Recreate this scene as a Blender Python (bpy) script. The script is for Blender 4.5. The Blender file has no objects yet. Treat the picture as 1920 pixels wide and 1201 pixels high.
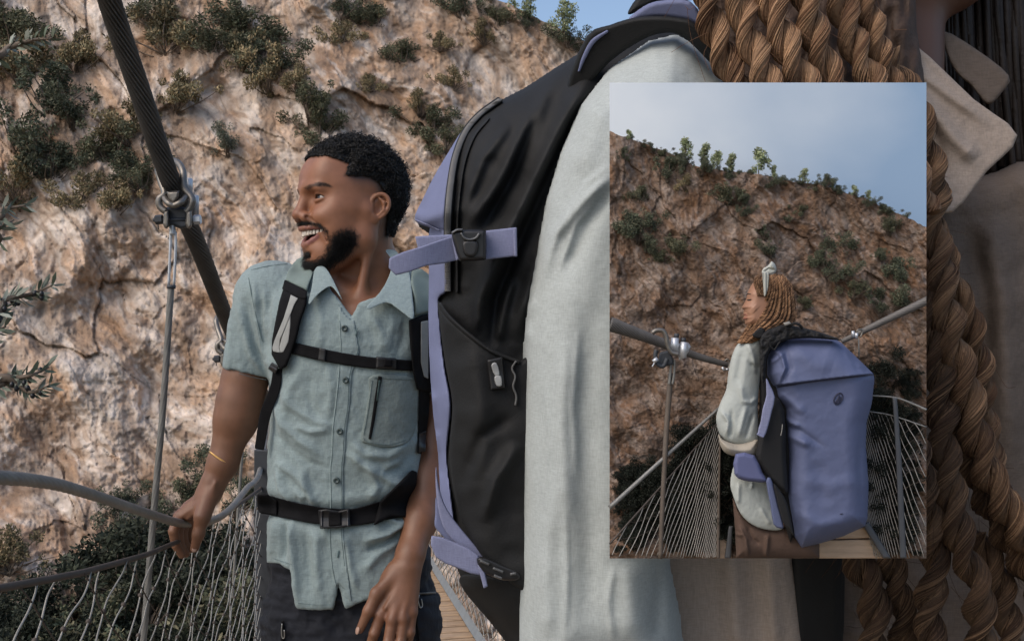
import bpy, math, random
import numpy as np
from mathutils import Vector, Matrix
from mathutils.bvhtree import BVHTree

SC = bpy.context.scene
COL = SC.collection
rnd = random.Random(7)
RNG = np.random.default_rng(11)

# ------------------------------------------------------------------ camera, light
CZ = 1.45                      # camera height above the deck
KPX = 36.0/35.0/1920.0         # metres per photo pixel per metre of distance
cam_d = bpy.data.cameras.new('camera'); cam = bpy.data.objects.new('camera', cam_d); COL.objects.link(cam)
cam_d.lens = 35; cam_d.sensor_width = 36; cam_d.clip_start = 0.05; cam_d.clip_end = 2000
cam.location = (0, 0, CZ); cam.rotation_euler = (math.radians(90), 0, 0)
SC.camera = cam
SUN_EL, SUN_AZ = 46, 232       # azimuth clockwise from +Y: the sun stands behind the camera, to the left
w = bpy.data.worlds.new('World'); SC.world = w; w.use_nodes = True
nt = w.node_tree; bg = nt.nodes['Background']
sky = nt.nodes.new('ShaderNodeTexSky'); sky.sky_type = 'NISHITA'; sky.sun_disc = False
sky.sun_elevation = math.radians(SUN_EL); sky.sun_rotation = math.radians(SUN_AZ)
sky.air_density = 1.0; sky.dust_density = 3.0; sky.ozone_density = 1.0
nt.links.new(sky.outputs[0], bg.inputs[0]); bg.inputs[1].default_value = 0.15
sun_d = bpy.data.lights.new('sun', 'SUN'); sun = bpy.data.objects.new('sun', sun_d); COL.objects.link(sun)
sun_d.energy = 0.85; sun_d.angle = math.radians(45); sun_d.color = (1.0, 0.89, 0.78)
_a, _e = math.radians(SUN_AZ), math.radians(SUN_EL)
SDIR = Vector((math.sin(_a)*math.cos(_e), math.cos(_a)*math.cos(_e), math.sin(_e)))
sun.rotation_euler = SDIR.to_track_quat('Z', 'Y').to_euler(); sun.location = SDIR*30
vs = SC.view_settings; vs.view_transform = 'Standard'; vs.look = 'None'; vs.exposure = 0.36; vs.gamma = 1.0
SC.display_settings.display_device = 'sRGB'
SC.cycles.max_bounces = 5; SC.cycles.diffuse_bounces = 3; SC.cycles.glossy_bounces = 2; SC.cycles.transparent_max_bounces = 4

# ------------------------------------------------------------------ geometry kit
def P(px, py, d):
    return np.array([(px-960.0)*KPX*d, d, CZ-(py-600.5)*KPX*d])
def PN(px, py, d):
    px, py, d = np.broadcast_arrays(np.asarray(px, float), np.asarray(py, float), np.asarray(d, float))
    return np.stack([(px-960.0)*KPX*d, d, CZ-(py-600.5)*KPX*d], -1)
def PX(v):
    v = np.asarray(v, float); d = v[..., 1]
    return 960+v[..., 0]/(KPX*d), 600.5-(v[..., 2]-CZ)/(KPX*d)

def _h(i, j, k, seed):
    i = i.astype(np.int64); j = j.astype(np.int64); k = k.astype(np.int64)
    n = (i*374761393 + j*668265263 + k*2147483647 + seed*974711) & 0xffffffff
    n = ((n ^ (n >> 13))*1274126177) & 0xffffffff
    n = ((n ^ (n >> 16))*2246822519) & 0xffffffff
    return ((n ^ (n >> 15)) & 0xffffff)/float(0xffffff)
def vnoise(p, seed=0):
    p = np.asarray(p, float)
    if p.shape[-1] == 2: p = np.concatenate([p, np.zeros(p.shape[:-1]+(1,))], -1)
    f = np.floor(p); t = p-f; t = t*t*t*(t*(t*6-15)+10)
    i, j, k = f[..., 0], f[..., 1], f[..., 2]; x, y, z = t[..., 0], t[..., 1], t[..., 2]
    def L(a, b, s): return a+(b-a)*s
    c = [[[_h(i+a, j+b, k+e, seed) for e in (0, 1)] for b in (0, 1)] for a in (0, 1)]
    a = L(L(c[0][0][0], c[1][0][0], x), L(c[0][1][0], c[1][1][0], x), y)
    b = L(L(c[0][0][1], c[1][0][1], x), L(c[0][1][1], c[1][1][1], x), y)
    return L(a, b, z)*2-1
def fbm(p, octv=4, seed=0, gain=0.5, lac=2.03):
    s = 0; a = 1.0; p = np.asarray(p, float)
    for o in range(octv):
        s = s+a*vnoise(p, seed+o*17); p = p*lac+3.7; a *= gain
    return s
def ridged(p, octv=4, seed=0):
    s = 0; a = 1.0
    for o in range(octv):
        s = s+a*(1-np.abs(vnoise(p, seed+o*17))*2); p = p*2.05+1.3; a *= 0.5
    return s
def worley2(p, seed=0):
    """F1, F2, id of the nearest cell, offset from its point (2-D)"""
    f = np.floor(p); n = p.shape[0]
    d1 = np.full(n, 9.0); d2 = np.full(n, 9.0); ci = np.zeros(n); cj = np.zeros(n); ox = np.zeros(n); oy = np.zeros(n)
    z = np.zeros(n)
    for a in (-1, 0, 1):
        for b in (-1, 0, 1):
            i = f[:, 0]+a; j = f[:, 1]+b
            qx = p[:, 0]-(i+_h(i, j, z, seed)); qy = p[:, 1]-(j+_h(i, j, z, seed+5))
            d = np.sqrt(qx*qx+qy*qy); m = d < d1
            d2 = np.where(m, d1, np.minimum(d2, d))
            d1 = np.where(m, d, d1); ci = np.where(m, i, ci); cj = np.where(m, j, cj)
            ox = np.where(m, qx, ox); oy = np.where(m, qy, oy)
    r = [_h(ci, cj, z, seed+11+q) for q in range(3)]
    return d1, d2, r, ox, oy

def facets(p, seed, sign=1, g=1.5, k=0.55):
    """continuous faceted relief: the upper (sign 1) or lower (-1) envelope of tilted planes; also the gap to the runner-up"""
    f = np.floor(p); n = p.shape[0]; m1 = np.full(n, -9.0); m2 = np.full(n, -9.0); idv = np.zeros(n); z = np.zeros(n)
    for a in (-2, -1, 0, 1, 2):
        for b in (-2, -1, 0, 1, 2):
            if abs(a)+abs(b) == 4: continue
            i = f[:, 0]+a; j = f[:, 1]+b
            ox = p[:, 0]-(i+_h(i, j, z, seed)); oy = p[:, 1]-(j+_h(i, j, z, seed+5))
            h = _h(i, j, z, seed+11)*0.9+(_h(i, j, z, seed+12)-0.5)*g*ox+(_h(i, j, z, seed+13)-0.6)*g*oy-k*(ox*ox+oy*oy)
            m = h > m1; m2 = np.where(m, m1, np.maximum(m2, h)); m1 = np.where(m, h, m1); idv = np.where(m, _h(i, j, z, seed+14), idv)
    return sign*(m1-0.45), m1-m2, idv

class Vol:
    """A small signed-distance modeller: primitives on a grid, surface nets out."""
    def __init__(s, lo, hi, step):
        s.lo = np.array(lo, float); s.step = float(step)
        n = np.ceil((np.array(hi, float)-s.lo)/step).astype(int)+1
        s.ax = [s.lo[i]+step*np.arange(n[i]) for i in range(3)]
        s.f = np.full(n, 1e3, np.float32)
    def _sl(s, lo, hi, pad):
        sl = []
        for i in range(3):
            a = int(np.floor((lo[i]-pad-s.lo[i])/s.step)); b = int(np.ceil((hi[i]+pad-s.lo[i])/s.step))+1
            a = max(a, 0); b = min(b, s.f.shape[i])
            if a >= b: return None
            sl.append(slice(a, b))
        return tuple(sl)
    def op(s, fn, lo, hi, k=0.0, mode='add', pad=None):
        sl = s._sl(lo, hi, (k+3*s.step) if pad is None else pad)
        if sl is None: return
        X = s.ax[0][sl[0]][:, None, None]; Y = s.ax[1][sl[1]][None, :, None]; Z = s.ax[2][sl[2]][None, None, :]
        d = fn(X, Y, Z).astype(np.float32); a = s.f[sl]
        if mode == 'add':
            r = np.minimum(a, d)
            if k: h = np.maximum(k-np.abs(a-d), 0)/k; r = r-h*h*k*0.25
        elif mode == 'sub':
            r = np.maximum(a, -d)
            if k: h = np.maximum(k-np.abs(a+d), 0)/k; r = r+h*h*k*0.25
        else:
            r = np.maximum(a, d)
            if k: h = np.maximum(k-np.abs(a-d), 0)/k; r = r+h*h*k*0.25
        s.f[sl] = r
    def ell(s, c, r, k=0.0, mode='add', R=None):
        c = np.array(c, float); r = np.array(r, float)
        def fn(X, Y, Z):
            x, y, z = X-c[0], Y-c[1], Z-c[2]
            if R is not None:
                x, y, z = (R[0][0]*x+R[0][1]*y+R[0][2]*z, R[1][0]*x+R[1][1]*y+R[1][2]*z, R[2][0]*x+R[2][1]*y+R[2][2]*z)
            k0 = np.sqrt((x/r[0])**2+(y/r[1])**2+(z/r[2])**2); k1 = np.sqrt((x/r[0]**2)**2+(y/r[1]**2)**2+(z/r[2]**2)**2)
            return k0*(k0-1)/np.maximum(k1, 1e-9)
        e = r if R is None else np.full(3, r.max())
        s.op(fn, c-e, c+e, k, mode)
    def cap(s, a, b, ra, rb=None, k=0.0, mode='add'):
        a = np.array(a, float); b = np.array(b, float); rb = ra if rb is None else rb; ba = b-a; L = max((ba*ba).sum(), 1e-12)
        def fn(X, Y, Z):
            h = np.clip(((X-a[0])*ba[0]+(Y-a[1])*ba[1]+(Z-a[2])*ba[2])/L, 0, 1)
            return np.sqrt((X-a[0]-h*ba[0])**2+(Y-a[1]-h*ba[1])**2+(Z-a[2]-h*ba[2])**2)-(ra+(rb-ra)*h)
        m = max(ra, rb); s.op(fn, np.minimum(a, b)-m, np.maximum(a, b)+m, k, mode)
    def chain(s, pts, rads, k=0.0, mode='add'):
        for i in range(len(pts)-1): s.cap(pts[i], pts[i+1], rads[i], rads[i+1], k, mode)
    def mesh(s): return nets(s.f, s.lo, s.step)

def nets(f, lo, step):
    step = np.broadcast_to(np.asarray(step, float), (3,))
    f = f.copy()
    f[0], f[-1] = np.maximum(f[0], 1e-3), np.maximum(f[-1], 1e-3)
    f[:, 0], f[:, -1] = np.maximum(f[:, 0], 1e-3), np.maximum(f[:, -1], 1e-3)
    f[:, :, 0], f[:, :, -1] = np.maximum(f[:, :, 0], 1e-3), np.maximum(f[:, :, -1], 1e-3)
    s = f < 0
    n = np.array(f.shape)
    cnt = np.zeros(n-1, np.int8)
    for a in (0, 1):
        for b in (0, 1):
            for c in (0, 1):
                cnt += s[a:n[0]-1+a, b:n[1]-1+b, c:n[2]-1+c]
    act = (cnt > 0) & (cnt < 8)
    ci = np.argwhere(act)
    idx = np.full(n-1, -1, np.int64); idx[act] = np.arange(len(ci))
    acc = np.zeros((len(ci), 3)); num = np.zeros(len(ci))
    corners = [(a, b, c) for a in (0, 1) for b in (0, 1) for c in (0, 1)]
    val = {o: f[ci[:, 0]+o[0], ci[:, 1]+o[1], ci[:, 2]+o[2]].astype(float) for o in corners}
    for o in corners:
        for ax in range(3):
            if o[ax] == 0:
                q = list(o); q[ax] = 1; q = tuple(q)
                v0, v1 = val[o], val[q]; m = (v0 < 0) != (v1 < 0)
                t = np.where(m, v0/np.where(v0-v1 == 0, 1, v0-v1), 0)
                for e in range(3):
                    acc[:, e] += np.where(m, (o[e]+(t if e == ax else 0)), 0)
                num += m
    V = (ci+acc/num[:, None])*step+np.asarray(lo)
    F = []
    for ax in range(3):
        b, c = (ax+1) % 3, (ax+2) % 3
        s0 = [slice(None)]*3; s1 = [slice(None)]*3
        s0[ax] = slice(0, n[ax]-1); s1[ax] = slice(1, n[ax])
        ch = s[tuple(s0)] != s[tuple(s1)]
        e = np.argwhere(ch)
        e = e[(e[:, b] > 0) & (e[:, c] > 0) & (e[:, b] < n[b]-1) & (e[:, c] < n[c]-1)]
        if not len(e): continue
        ins = s[e[:, 0], e[:, 1], e[:, 2]]
        def g(db, dc):
            q = e.copy(); q[:, b] -= db; q[:, c] -= dc
            return idx[q[:, 0], q[:, 1], q[:, 2]]
        q = np.stack([g(1, 1), g(0, 1), g(0, 0), g(1, 0)], 1)
        q[~ins] = q[~ins][:, ::-1]
        F.append(q)
    return V, np.concatenate(F)

def vnormals(V, F):
    a = V[F[:, 0]]; b = V[F[:, 1]]; c = V[F[:, 2]]; d = V[F[:, -1]]
    nn = np.cross(c-a, d-b) if F.shape[1] == 4 else np.cross(b-a, c-a)
    N = np.zeros_like(V)
    for i in range(F.shape[1]): np.add.at(N, F[:, i], nn)
    return N/np.maximum(np.linalg.norm(N, axis=1, keepdims=True), 1e-12)
def relax(V, F, it=1, lam=0.5):
    e = np.concatenate([F[:, [i, (i+1) % F.shape[1]]] for i in range(F.shape[1])])
    for _ in range(it):
        A = np.zeros_like(V); c = np.zeros(len(V))
        np.add.at(A, e[:, 0], V[e[:, 1]]); np.add.at(A, e[:, 1], V[e[:, 0]])
        np.add.at(c, e[:, 0], 1); np.add.at(c, e[:, 1], 1)
        V = V+lam*(A/np.maximum(c, 1)[:, None]-V)
    return V

def tubes(pts, rad, sides=6, closed=False, caps=True, flat=None):
    """pts [M,N,3] (or [N,3]), rad broadcastable to [M,N]; a batch of tubes as quads (+cap quads)"""
    pts = np.asarray(pts, float)
    if pts.ndim == 2: pts = pts[None]
    M, N, _ = pts.shape
    rad = np.broadcast_to(np.asarray(rad, float), (M, N))
    if closed: T = np.roll(pts, -1, 1)-np.roll(pts, 1, 1)
    else:
        T = np.empty_like(pts); T[:, 1:-1] = pts[:, 2:]-pts[:, :-2]; T[:, 0] = pts[:, 1]-pts[:, 0]; T[:, -1] = pts[:, -1]-pts[:, -2]
    T /= np.maximum(np.linalg.norm(T, axis=2, keepdims=True), 1e-12)
    U = np.empty_like(pts)
    up = np.where(np.abs(T[:, 0, 2:3]) < 0.9, np.array([[0, 0, 1.0]]), np.array([[1.0, 0, 0]]))
    u = up-T[:, 0]*(up*T[:, 0]).sum(1, keepdims=True)
    for i in range(N):
        u = u-T[:, i]*(u*T[:, i]).sum(1, keepdims=True); u = u/np.maximum(np.linalg.norm(u, axis=1, keepdims=True), 1e-12); U[:, i] = u
    W = np.cross(T, U)
    a = np.arange(sides)/sides*2*np.pi
    fy = 1.0 if flat is None else flat
    V = pts[:, :, None]+rad[:, :, None, None]*(U[:, :, None]*np.cos(a)[None, None, :, None]+fy*W[:, :, None]*np.sin(a)[None, None, :, None])
    V = V.reshape(-1, 3)
    base = (np.arange(M)*N*sides)[:, None, None]
    i = np.arange(N if closed else N-1)[None, :, None]; j = np.arange(sides)[None, None, :]
    i2 = (i+1) % N; j2 = (j+1) % sides
    F = np.stack(np.broadcast_arrays(base+i*sides+j, base+i*sides+j2, base+i2*sides+j2, base+i2*sides+j), -1).reshape(-1, 4)
    if caps and not closed and sides >= 4:
        extra = []
        for e, rev in ((0, True), (N-1, False)):
            for q in range(1, sides-2, 2):
                f = [0, q, q+1, q+2]
                f = np.array(f)[::-1] if rev else np.array(f)
                extra.append(base[:, 0, :]+e*sides+f[None, :])
        F = np.concatenate([F]+extra)
    return V, F
def join(parts):
    Vs, Fs, o = [], [], 0
    for V, F in parts:
        F = np.asarray(F)
        if F.shape[1] == 3: F = np.concatenate([F, F[:, 2:3]], 1)
        Vs.append(V); Fs.append(F+o); o += len(V)
    return np.concatenate(Vs), np.concatenate(Fs)
def curve(pts, n=40):
    """Catmull-Rom through pts"""
    p = np.asarray(pts, float)
    if len(p) == 2:
        t = np.linspace(0, 1, n)[:, None]; return p[0]*(1-t)+p[1]*t
    q = np.concatenate([[2*p[0]-p[1]], p, [2*p[-1]-p[-2]]])
    s = np.linspace(0, len(p)-1-1e-6, n); i = s.astype(int); t = (s-i)[:, None]
    a, b, c, d = q[i], q[i+1], q[i+2], q[i+3]
    return 0.5*(2*b+(c-a)*t+(2*a-5*b+4*c-d)*t*t+(3*b-a-3*c+d)*t**3)
def box(c, s, R=None):
    c = np.asarray(c, float); h = np.asarray(s, float)/2
    V = np.array([[x, y, z] for x in (-1, 1) for y in (-1, 1) for z in (-1, 1)], float)*h
    if R is not None: V = V@np.asarray(R).T
    F = np.array([[0, 1, 3, 2], [4, 6, 7, 5], [0, 4, 5, 1], [2, 3, 7, 6], [0, 2, 6, 4], [1, 5, 7, 3]])
    return V+c, F
def rbox(c, s, r, R=None, seg=2):
    """box with chamfered edges"""
    c = np.asarray(c, float); h = np.asarray(s, float)/2; r = min(r, h.min()*0.95)
    bm_v = []; 
    import bmesh
    bm = bmesh.new(); bmesh.ops.create_cube(bm, size=2)
    for v in bm.verts: v.co = Vector((v.co.x*h[0], v.co.y*h[1], v.co.z*h[2]))
    bmesh.ops.bevel(bm, geom=bm.edges[:], offset=r, segments=seg, affect='EDGES', profile=0.5)
    bmesh.ops.triangulate(bm, faces=bm.faces[:])
    bm.verts.index_update()
    V = np.array([v.co[:] for v in bm.verts]); F = np.array([[q.index for q in f.verts] for f in bm.faces]); bm.free()
    if R is not None: V = V@np.asarray(R).T
    return V+c, np.concatenate([F, F[:, 2:3]], 1)
def sphere(c, r, nu=12, nv=8, R=None):
    u = np.arange(nu)/nu*2*np.pi; v = np.linspace(0.02, np.pi-0.02, nv+1)
    r = np.broadcast_to(np.asarray(r, float), (3,))
    V = np.stack([np.sin(v)[:, None]*np.cos(u)[None], np.sin(v)[:, None]*np.sin(u)[None], np.broadcast_to(np.cos(v)[:, None], (nv+1, nu))], -1).reshape(-1, 3)*r
    if R is not None: V = V@np.asarray(R).T
    i = np.arange(nv)[:, None]; j = np.arange(nu)[None]; j2 = (j+1) % nu
    F = np.stack(np.broadcast_arrays(i*nu+j, (i+1)*nu+j, (i+1)*nu+j2, i*nu+j2), -1).reshape(-1, 4)
    return V+np.asarray(c, float), F

def poly_sd(poly, x, y):
    """signed distance to a closed polygon, positive inside"""
    poly = np.asarray(poly, float); d2 = np.full(x.shape, 1e18); ins = np.zeros(x.shape, bool)
    for i in range(len(poly)):
        a = poly[i]; b = poly[(i+1) % len(poly)]; e = b-a; L = max((e*e).sum(), 1e-12)
        wx = x-a[0]; wy = y-a[1]; h = np.clip((wx*e[0]+wy*e[1])/L, 0, 1)
        d2 = np.minimum(d2, (wx-h*e[0])**2+(wy-h*e[1])**2)
        c = ((a[1] <= y) & (b[1] > y)) | ((b[1] <= y) & (a[1] > y))
        with np.errstate(divide='ignore', invalid='ignore'):
            xi = a[0]+(y-a[1])/(b[1]-a[1] if b[1] != a[1] else 1e-9)*e[0]
        ins ^= c & (x < xi)
    d = np.sqrt(d2); return np.where(ins, d, -d)
def line_d(pts, x, y):
    """distance to an open polyline and the parameter 0..1 along it"""
    pts = np.asarray(pts, float); best = np.full(x.shape, 1e18); par = np.zeros(x.shape); n = len(pts)-1
    for i in range(n):
        a, b = pts[i], pts[i+1]; e = b-a; L = max((e*e).sum(), 1e-12)
        h = np.clip(((x-a[0])*e[0]+(y-a[1])*e[1])/L, 0, 1); d = (x-a[0]-h*e[0])**2+(y-a[1]-h*e[1])**2
        m = d < best; best = np.where(m, d, best); par = np.where(m, (i+h)/n, par)
    return np.sqrt(best), par
def smooth_poly(poly, n=6):
    p = np.asarray(poly, float); m = len(p); out = []
    for i in range(m):
        a, b, c, d = p[i-1], p[i], p[(i+1) % m], p[(i+2) % m]
        for t in np.arange(n)/n: out.append(0.5*(2*b+(c-a)*t+(2*a-5*b+4*c-d)*t*t+(3*b-a-3*c+d)*t**3))
    return np.array(out)

def plate(poly, dfun, T, R=6, step=3.0, smooth=False, layers=5, clip=None, warp=None):
    """A solid piece with the outline `poly` (photo pixels), standing at the distance dfun, T metres half thick, its edge rounded over R pixels."""
    poly = smooth_poly(poly) if smooth else np.asarray(poly, float)
    lo = poly.min(0)-2.2*step; hi = poly.max(0)+2.2*step
    nx = int((hi[0]-lo[0])/step)+2; ny = int((hi[1]-lo[1])/step)+2
    x = lo[0]+step*np.arange(nx); y = lo[1]+step*np.arange(ny); X, Y = np.meshgrid(x, y, indexing='ij')
    sd = poly_sd(poly, X, Y)
    if clip is not None:
        sd = np.minimum(sd, np.minimum(np.minimum(X-clip[0], clip[2]-X), np.minimum(Y-clip[1], clip[3]-Y)))
    ins = np.clip(sd/R, 0, 1); g = np.where(sd > 0, np.sqrt(1-(1-ins)**2), sd/R)
    ws = 1.0/layers; wz = np.arange(-layers-2, layers+3)*ws
    Wn = wz+0.5*ws*0
    f = np.maximum(np.abs(Wn)[None, None, :]-g[:, :, None], (-sd/R)[:, :, None])
    V, F = nets(f.astype(np.float32), (lo[0], lo[1], wz[0]), (step, step, ws))
    px, py, wv = V[:, 0], V[:, 1], V[:, 2]
    d0 = dfun(px, py) if callable(dfun) else np.full(len(px), float(dfun))
    Tt = T(px, py) if callable(T) else T
    d = d0+wv*Tt
    if warp is not None: d = d-warp(px, py)*(wv < 0.35)
    return PN(px, py, d), F
def tri_depth(a, b, c):
    """depth plane through three (px,py,d)"""
    A = np.array([[a[0], a[1], 1], [b[0], b[1], 1], [c[0], c[1], 1]], float); s = np.linalg.solve(A, np.array([a[2], b[2], c[2]], float))
    return lambda x, y: s[0]*x+s[1]*y+s[2]
def bvh_of(V, F): return BVHTree.FromPolygons([tuple(v) for v in V], [tuple(f) for f in F])
def depth_on(bvhs, x0, y0, x1, y1, off=0.0, step=6.0, blur=1):
    """depth of a surface seen along the sight lines of a pixel patch, as a smooth function"""
    if not isinstance(bvhs, (list, tuple)): bvhs = [bvhs]
    xs = np.arange(x0-2*step, x1+3*step, step); ys = np.arange(y0-2*step, y1+3*step, step)
    D = np.full((len(xs), len(ys)), np.nan)
    o = Vector((0, 0, CZ))
    for i, a in enumerate(xs):
        for j, b in enumerate(ys):
            q = P(a, b, 1.0)-np.array([0, 0, CZ]); v = Vector(q); best = None
            for t in bvhs:
                h = t.ray_cast(o, v.normalized())
                if h[0] is not None and (best is None or h[0].y < best): best = h[0].y
            if best is not None: D[i, j] = best
    for _ in range(200):
        m = np.isnan(D)
        if not m.any(): break
        Q = np.pad(D, 1, constant_values=np.nan)
        st = np.stack([Q[2:, 1:-1], Q[:-2, 1:-1], Q[1:-1, 2:], Q[1:-1, :-2]])
        c = (~np.isnan(st)).sum(0); mean = np.nansum(st, 0)/np.maximum(c, 1)
        D = np.where(m & (c > 0), mean, D)
    for _ in range(blur):
        Q = np.pad(D, 1, mode='edge'); D = (Q[2:, 1:-1]+Q[:-2, 1:-1]+Q[1:-1, 2:]+Q[1:-1, :-2]+2*D)/6
    def fn(px, py):
        u = np.clip((np.asarray(px, float)-xs[0])/step, 0, len(xs)-1.001); v = np.clip((np.asarray(py, float)-ys[0])/step, 0, len(ys)-1.001)
        i = u.astype(int); j = v.astype(int); s = u-i; t = v-j
        return (D[i, j]*(1-s)*(1-t)+D[i+1, j]*s*(1-t)+D[i, j+1]*(1-s)*t+D[i+1, j+1]*s*t)-off
    return fn
def ribbon(l, r=None, wpx=None):
    """polygon of a strap: centre line l with width wpx (number or list), in pixels"""
    p = curve(l, max(8, 6*len(l))) if len(l) > 2 else np.asarray(l, float)
    t = np.gradient(p, axis=0); t /= np.linalg.norm(t, axis=1, keepdims=True); n = np.stack([-t[:, 1], t[:, 0]], 1)
    ww = np.interp(np.linspace(0, 1, len(p)), np.linspace(0, 1, len(np.atleast_1d(wpx))), np.atleast_1d(wpx))[:, None]
    return np.concatenate([p+n*ww/2, (p-n*ww/2)[::-1]])
def folds(px, py, L):
    """sum of soft ridges along pixel polylines: (points, width px, height m)"""
    s = np.zeros(px.shape)
    for pts, wd, am in L:
        d, t = line_d(pts, px, py); s += am*np.exp(-(d/wd)**2)*np.clip(np.sin(np.pi*np.clip(t*0.92+0.04, 0, 1))*1.6, 0, 1)
    return s

# ------------------------------------------------------------------ objects
ORIG = {}
def mesh_data(name, V, F, smooth=True, attrs=None):
    V = np.asarray(V, float); F = np.asarray(F, np.int64)
    me = bpy.data.meshes.new(name)
    tri = (F.shape[1] == 3) or None
    if F.shape[1] == 4:
        deg = F[:, 3] == F[:, 2]
        if deg.any():
            Q, Tt = F[~deg], F[deg][:, :3]
            loops = np.concatenate([Q.ravel(), Tt.ravel()]); tot = np.concatenate([np.full(len(Q), 4), np.full(len(Tt), 3)])
        else: loops = F.ravel(); tot = np.full(len(F), 4)
    else: loops = F.ravel(); tot = np.full(len(F), 3)
    st = np.concatenate([[0], np.cumsum(tot)[:-1]])
    me.vertices.add(len(V)); me.vertices.foreach_set('co', V.astype(np.float32).ravel())
    me.loops.add(len(loops)); me.loops.foreach_set('vertex_index', loops.astype(np.int32))
    me.polygons.add(len(tot)); me.polygons.foreach_set('loop_start', st.astype(np.int32)); me.polygons.foreach_set('loop_total', tot.astype(np.int32))
    me.polygons.foreach_set('use_smooth', np.full(len(tot), bool(smooth)))
    me.update(calc_edges=True); me.validate()
    if attrs:
        for k, c in attrs.items():
            c = np.asarray(c, float)
            if c.shape[1] == 3: c = np.concatenate([c, np.ones((len(c), 1))], 1)
            at = me.color_attributes.new(k, 'FLOAT_COLOR', 'POINT'); at.data.foreach_set('color', c.astype(np.float32).ravel())
    return me
def obj(name, VF, mat, parent=None, smooth=True, attrs=None, origin=None):
    V, F = VF; V = np.asarray(V, float)
    if parent is not None: o3 = ORIG[parent.name]
    else: o3 = np.asarray(origin, float) if origin is not None else np.array([(V[:, 0].min()+V[:, 0].max())/2, (V[:, 1].min()+V[:, 1].max())/2, V[:, 2].min()])
    ob = bpy.data.objects.new(name, mesh_data(name, V-o3, F, smooth, attrs)); COL.objects.link(ob)
    ob.data.materials.append(mat); ORIG[ob.name] = o3
    if parent is not None: ob.parent = parent
    else: ob.location = o3
    return ob
def thing(name, label, cat, at, group=None):
    o = bpy.data.objects.new(name, None); COL.objects.link(o); o.location = at; o.empty_display_size = 0.05
    ORIG[o.name] = np.asarray(at, float); return tag(o, label, cat, group)
def tag(o, label, cat, group=None):
    o['label'] = label; o['category'] = cat
    if group: o['group'] = group
    return o
def kind(o, k='structure'):
    o['kind'] = k; return o
def copy_thing(o, loc, rz=0, sc=1.0, label=None, rx=0):
    c = o.copy(); COL.objects.link(c); c.location = loc; c.rotation_euler = (rx, 0, rz)
    c.scale = (sc, sc, sc) if np.isscalar(sc) else sc
    if label: c['label'] = label
    for ch in list(o.children):
        k = ch.copy(); COL.objects.link(k); k.parent = c
    return c

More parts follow.
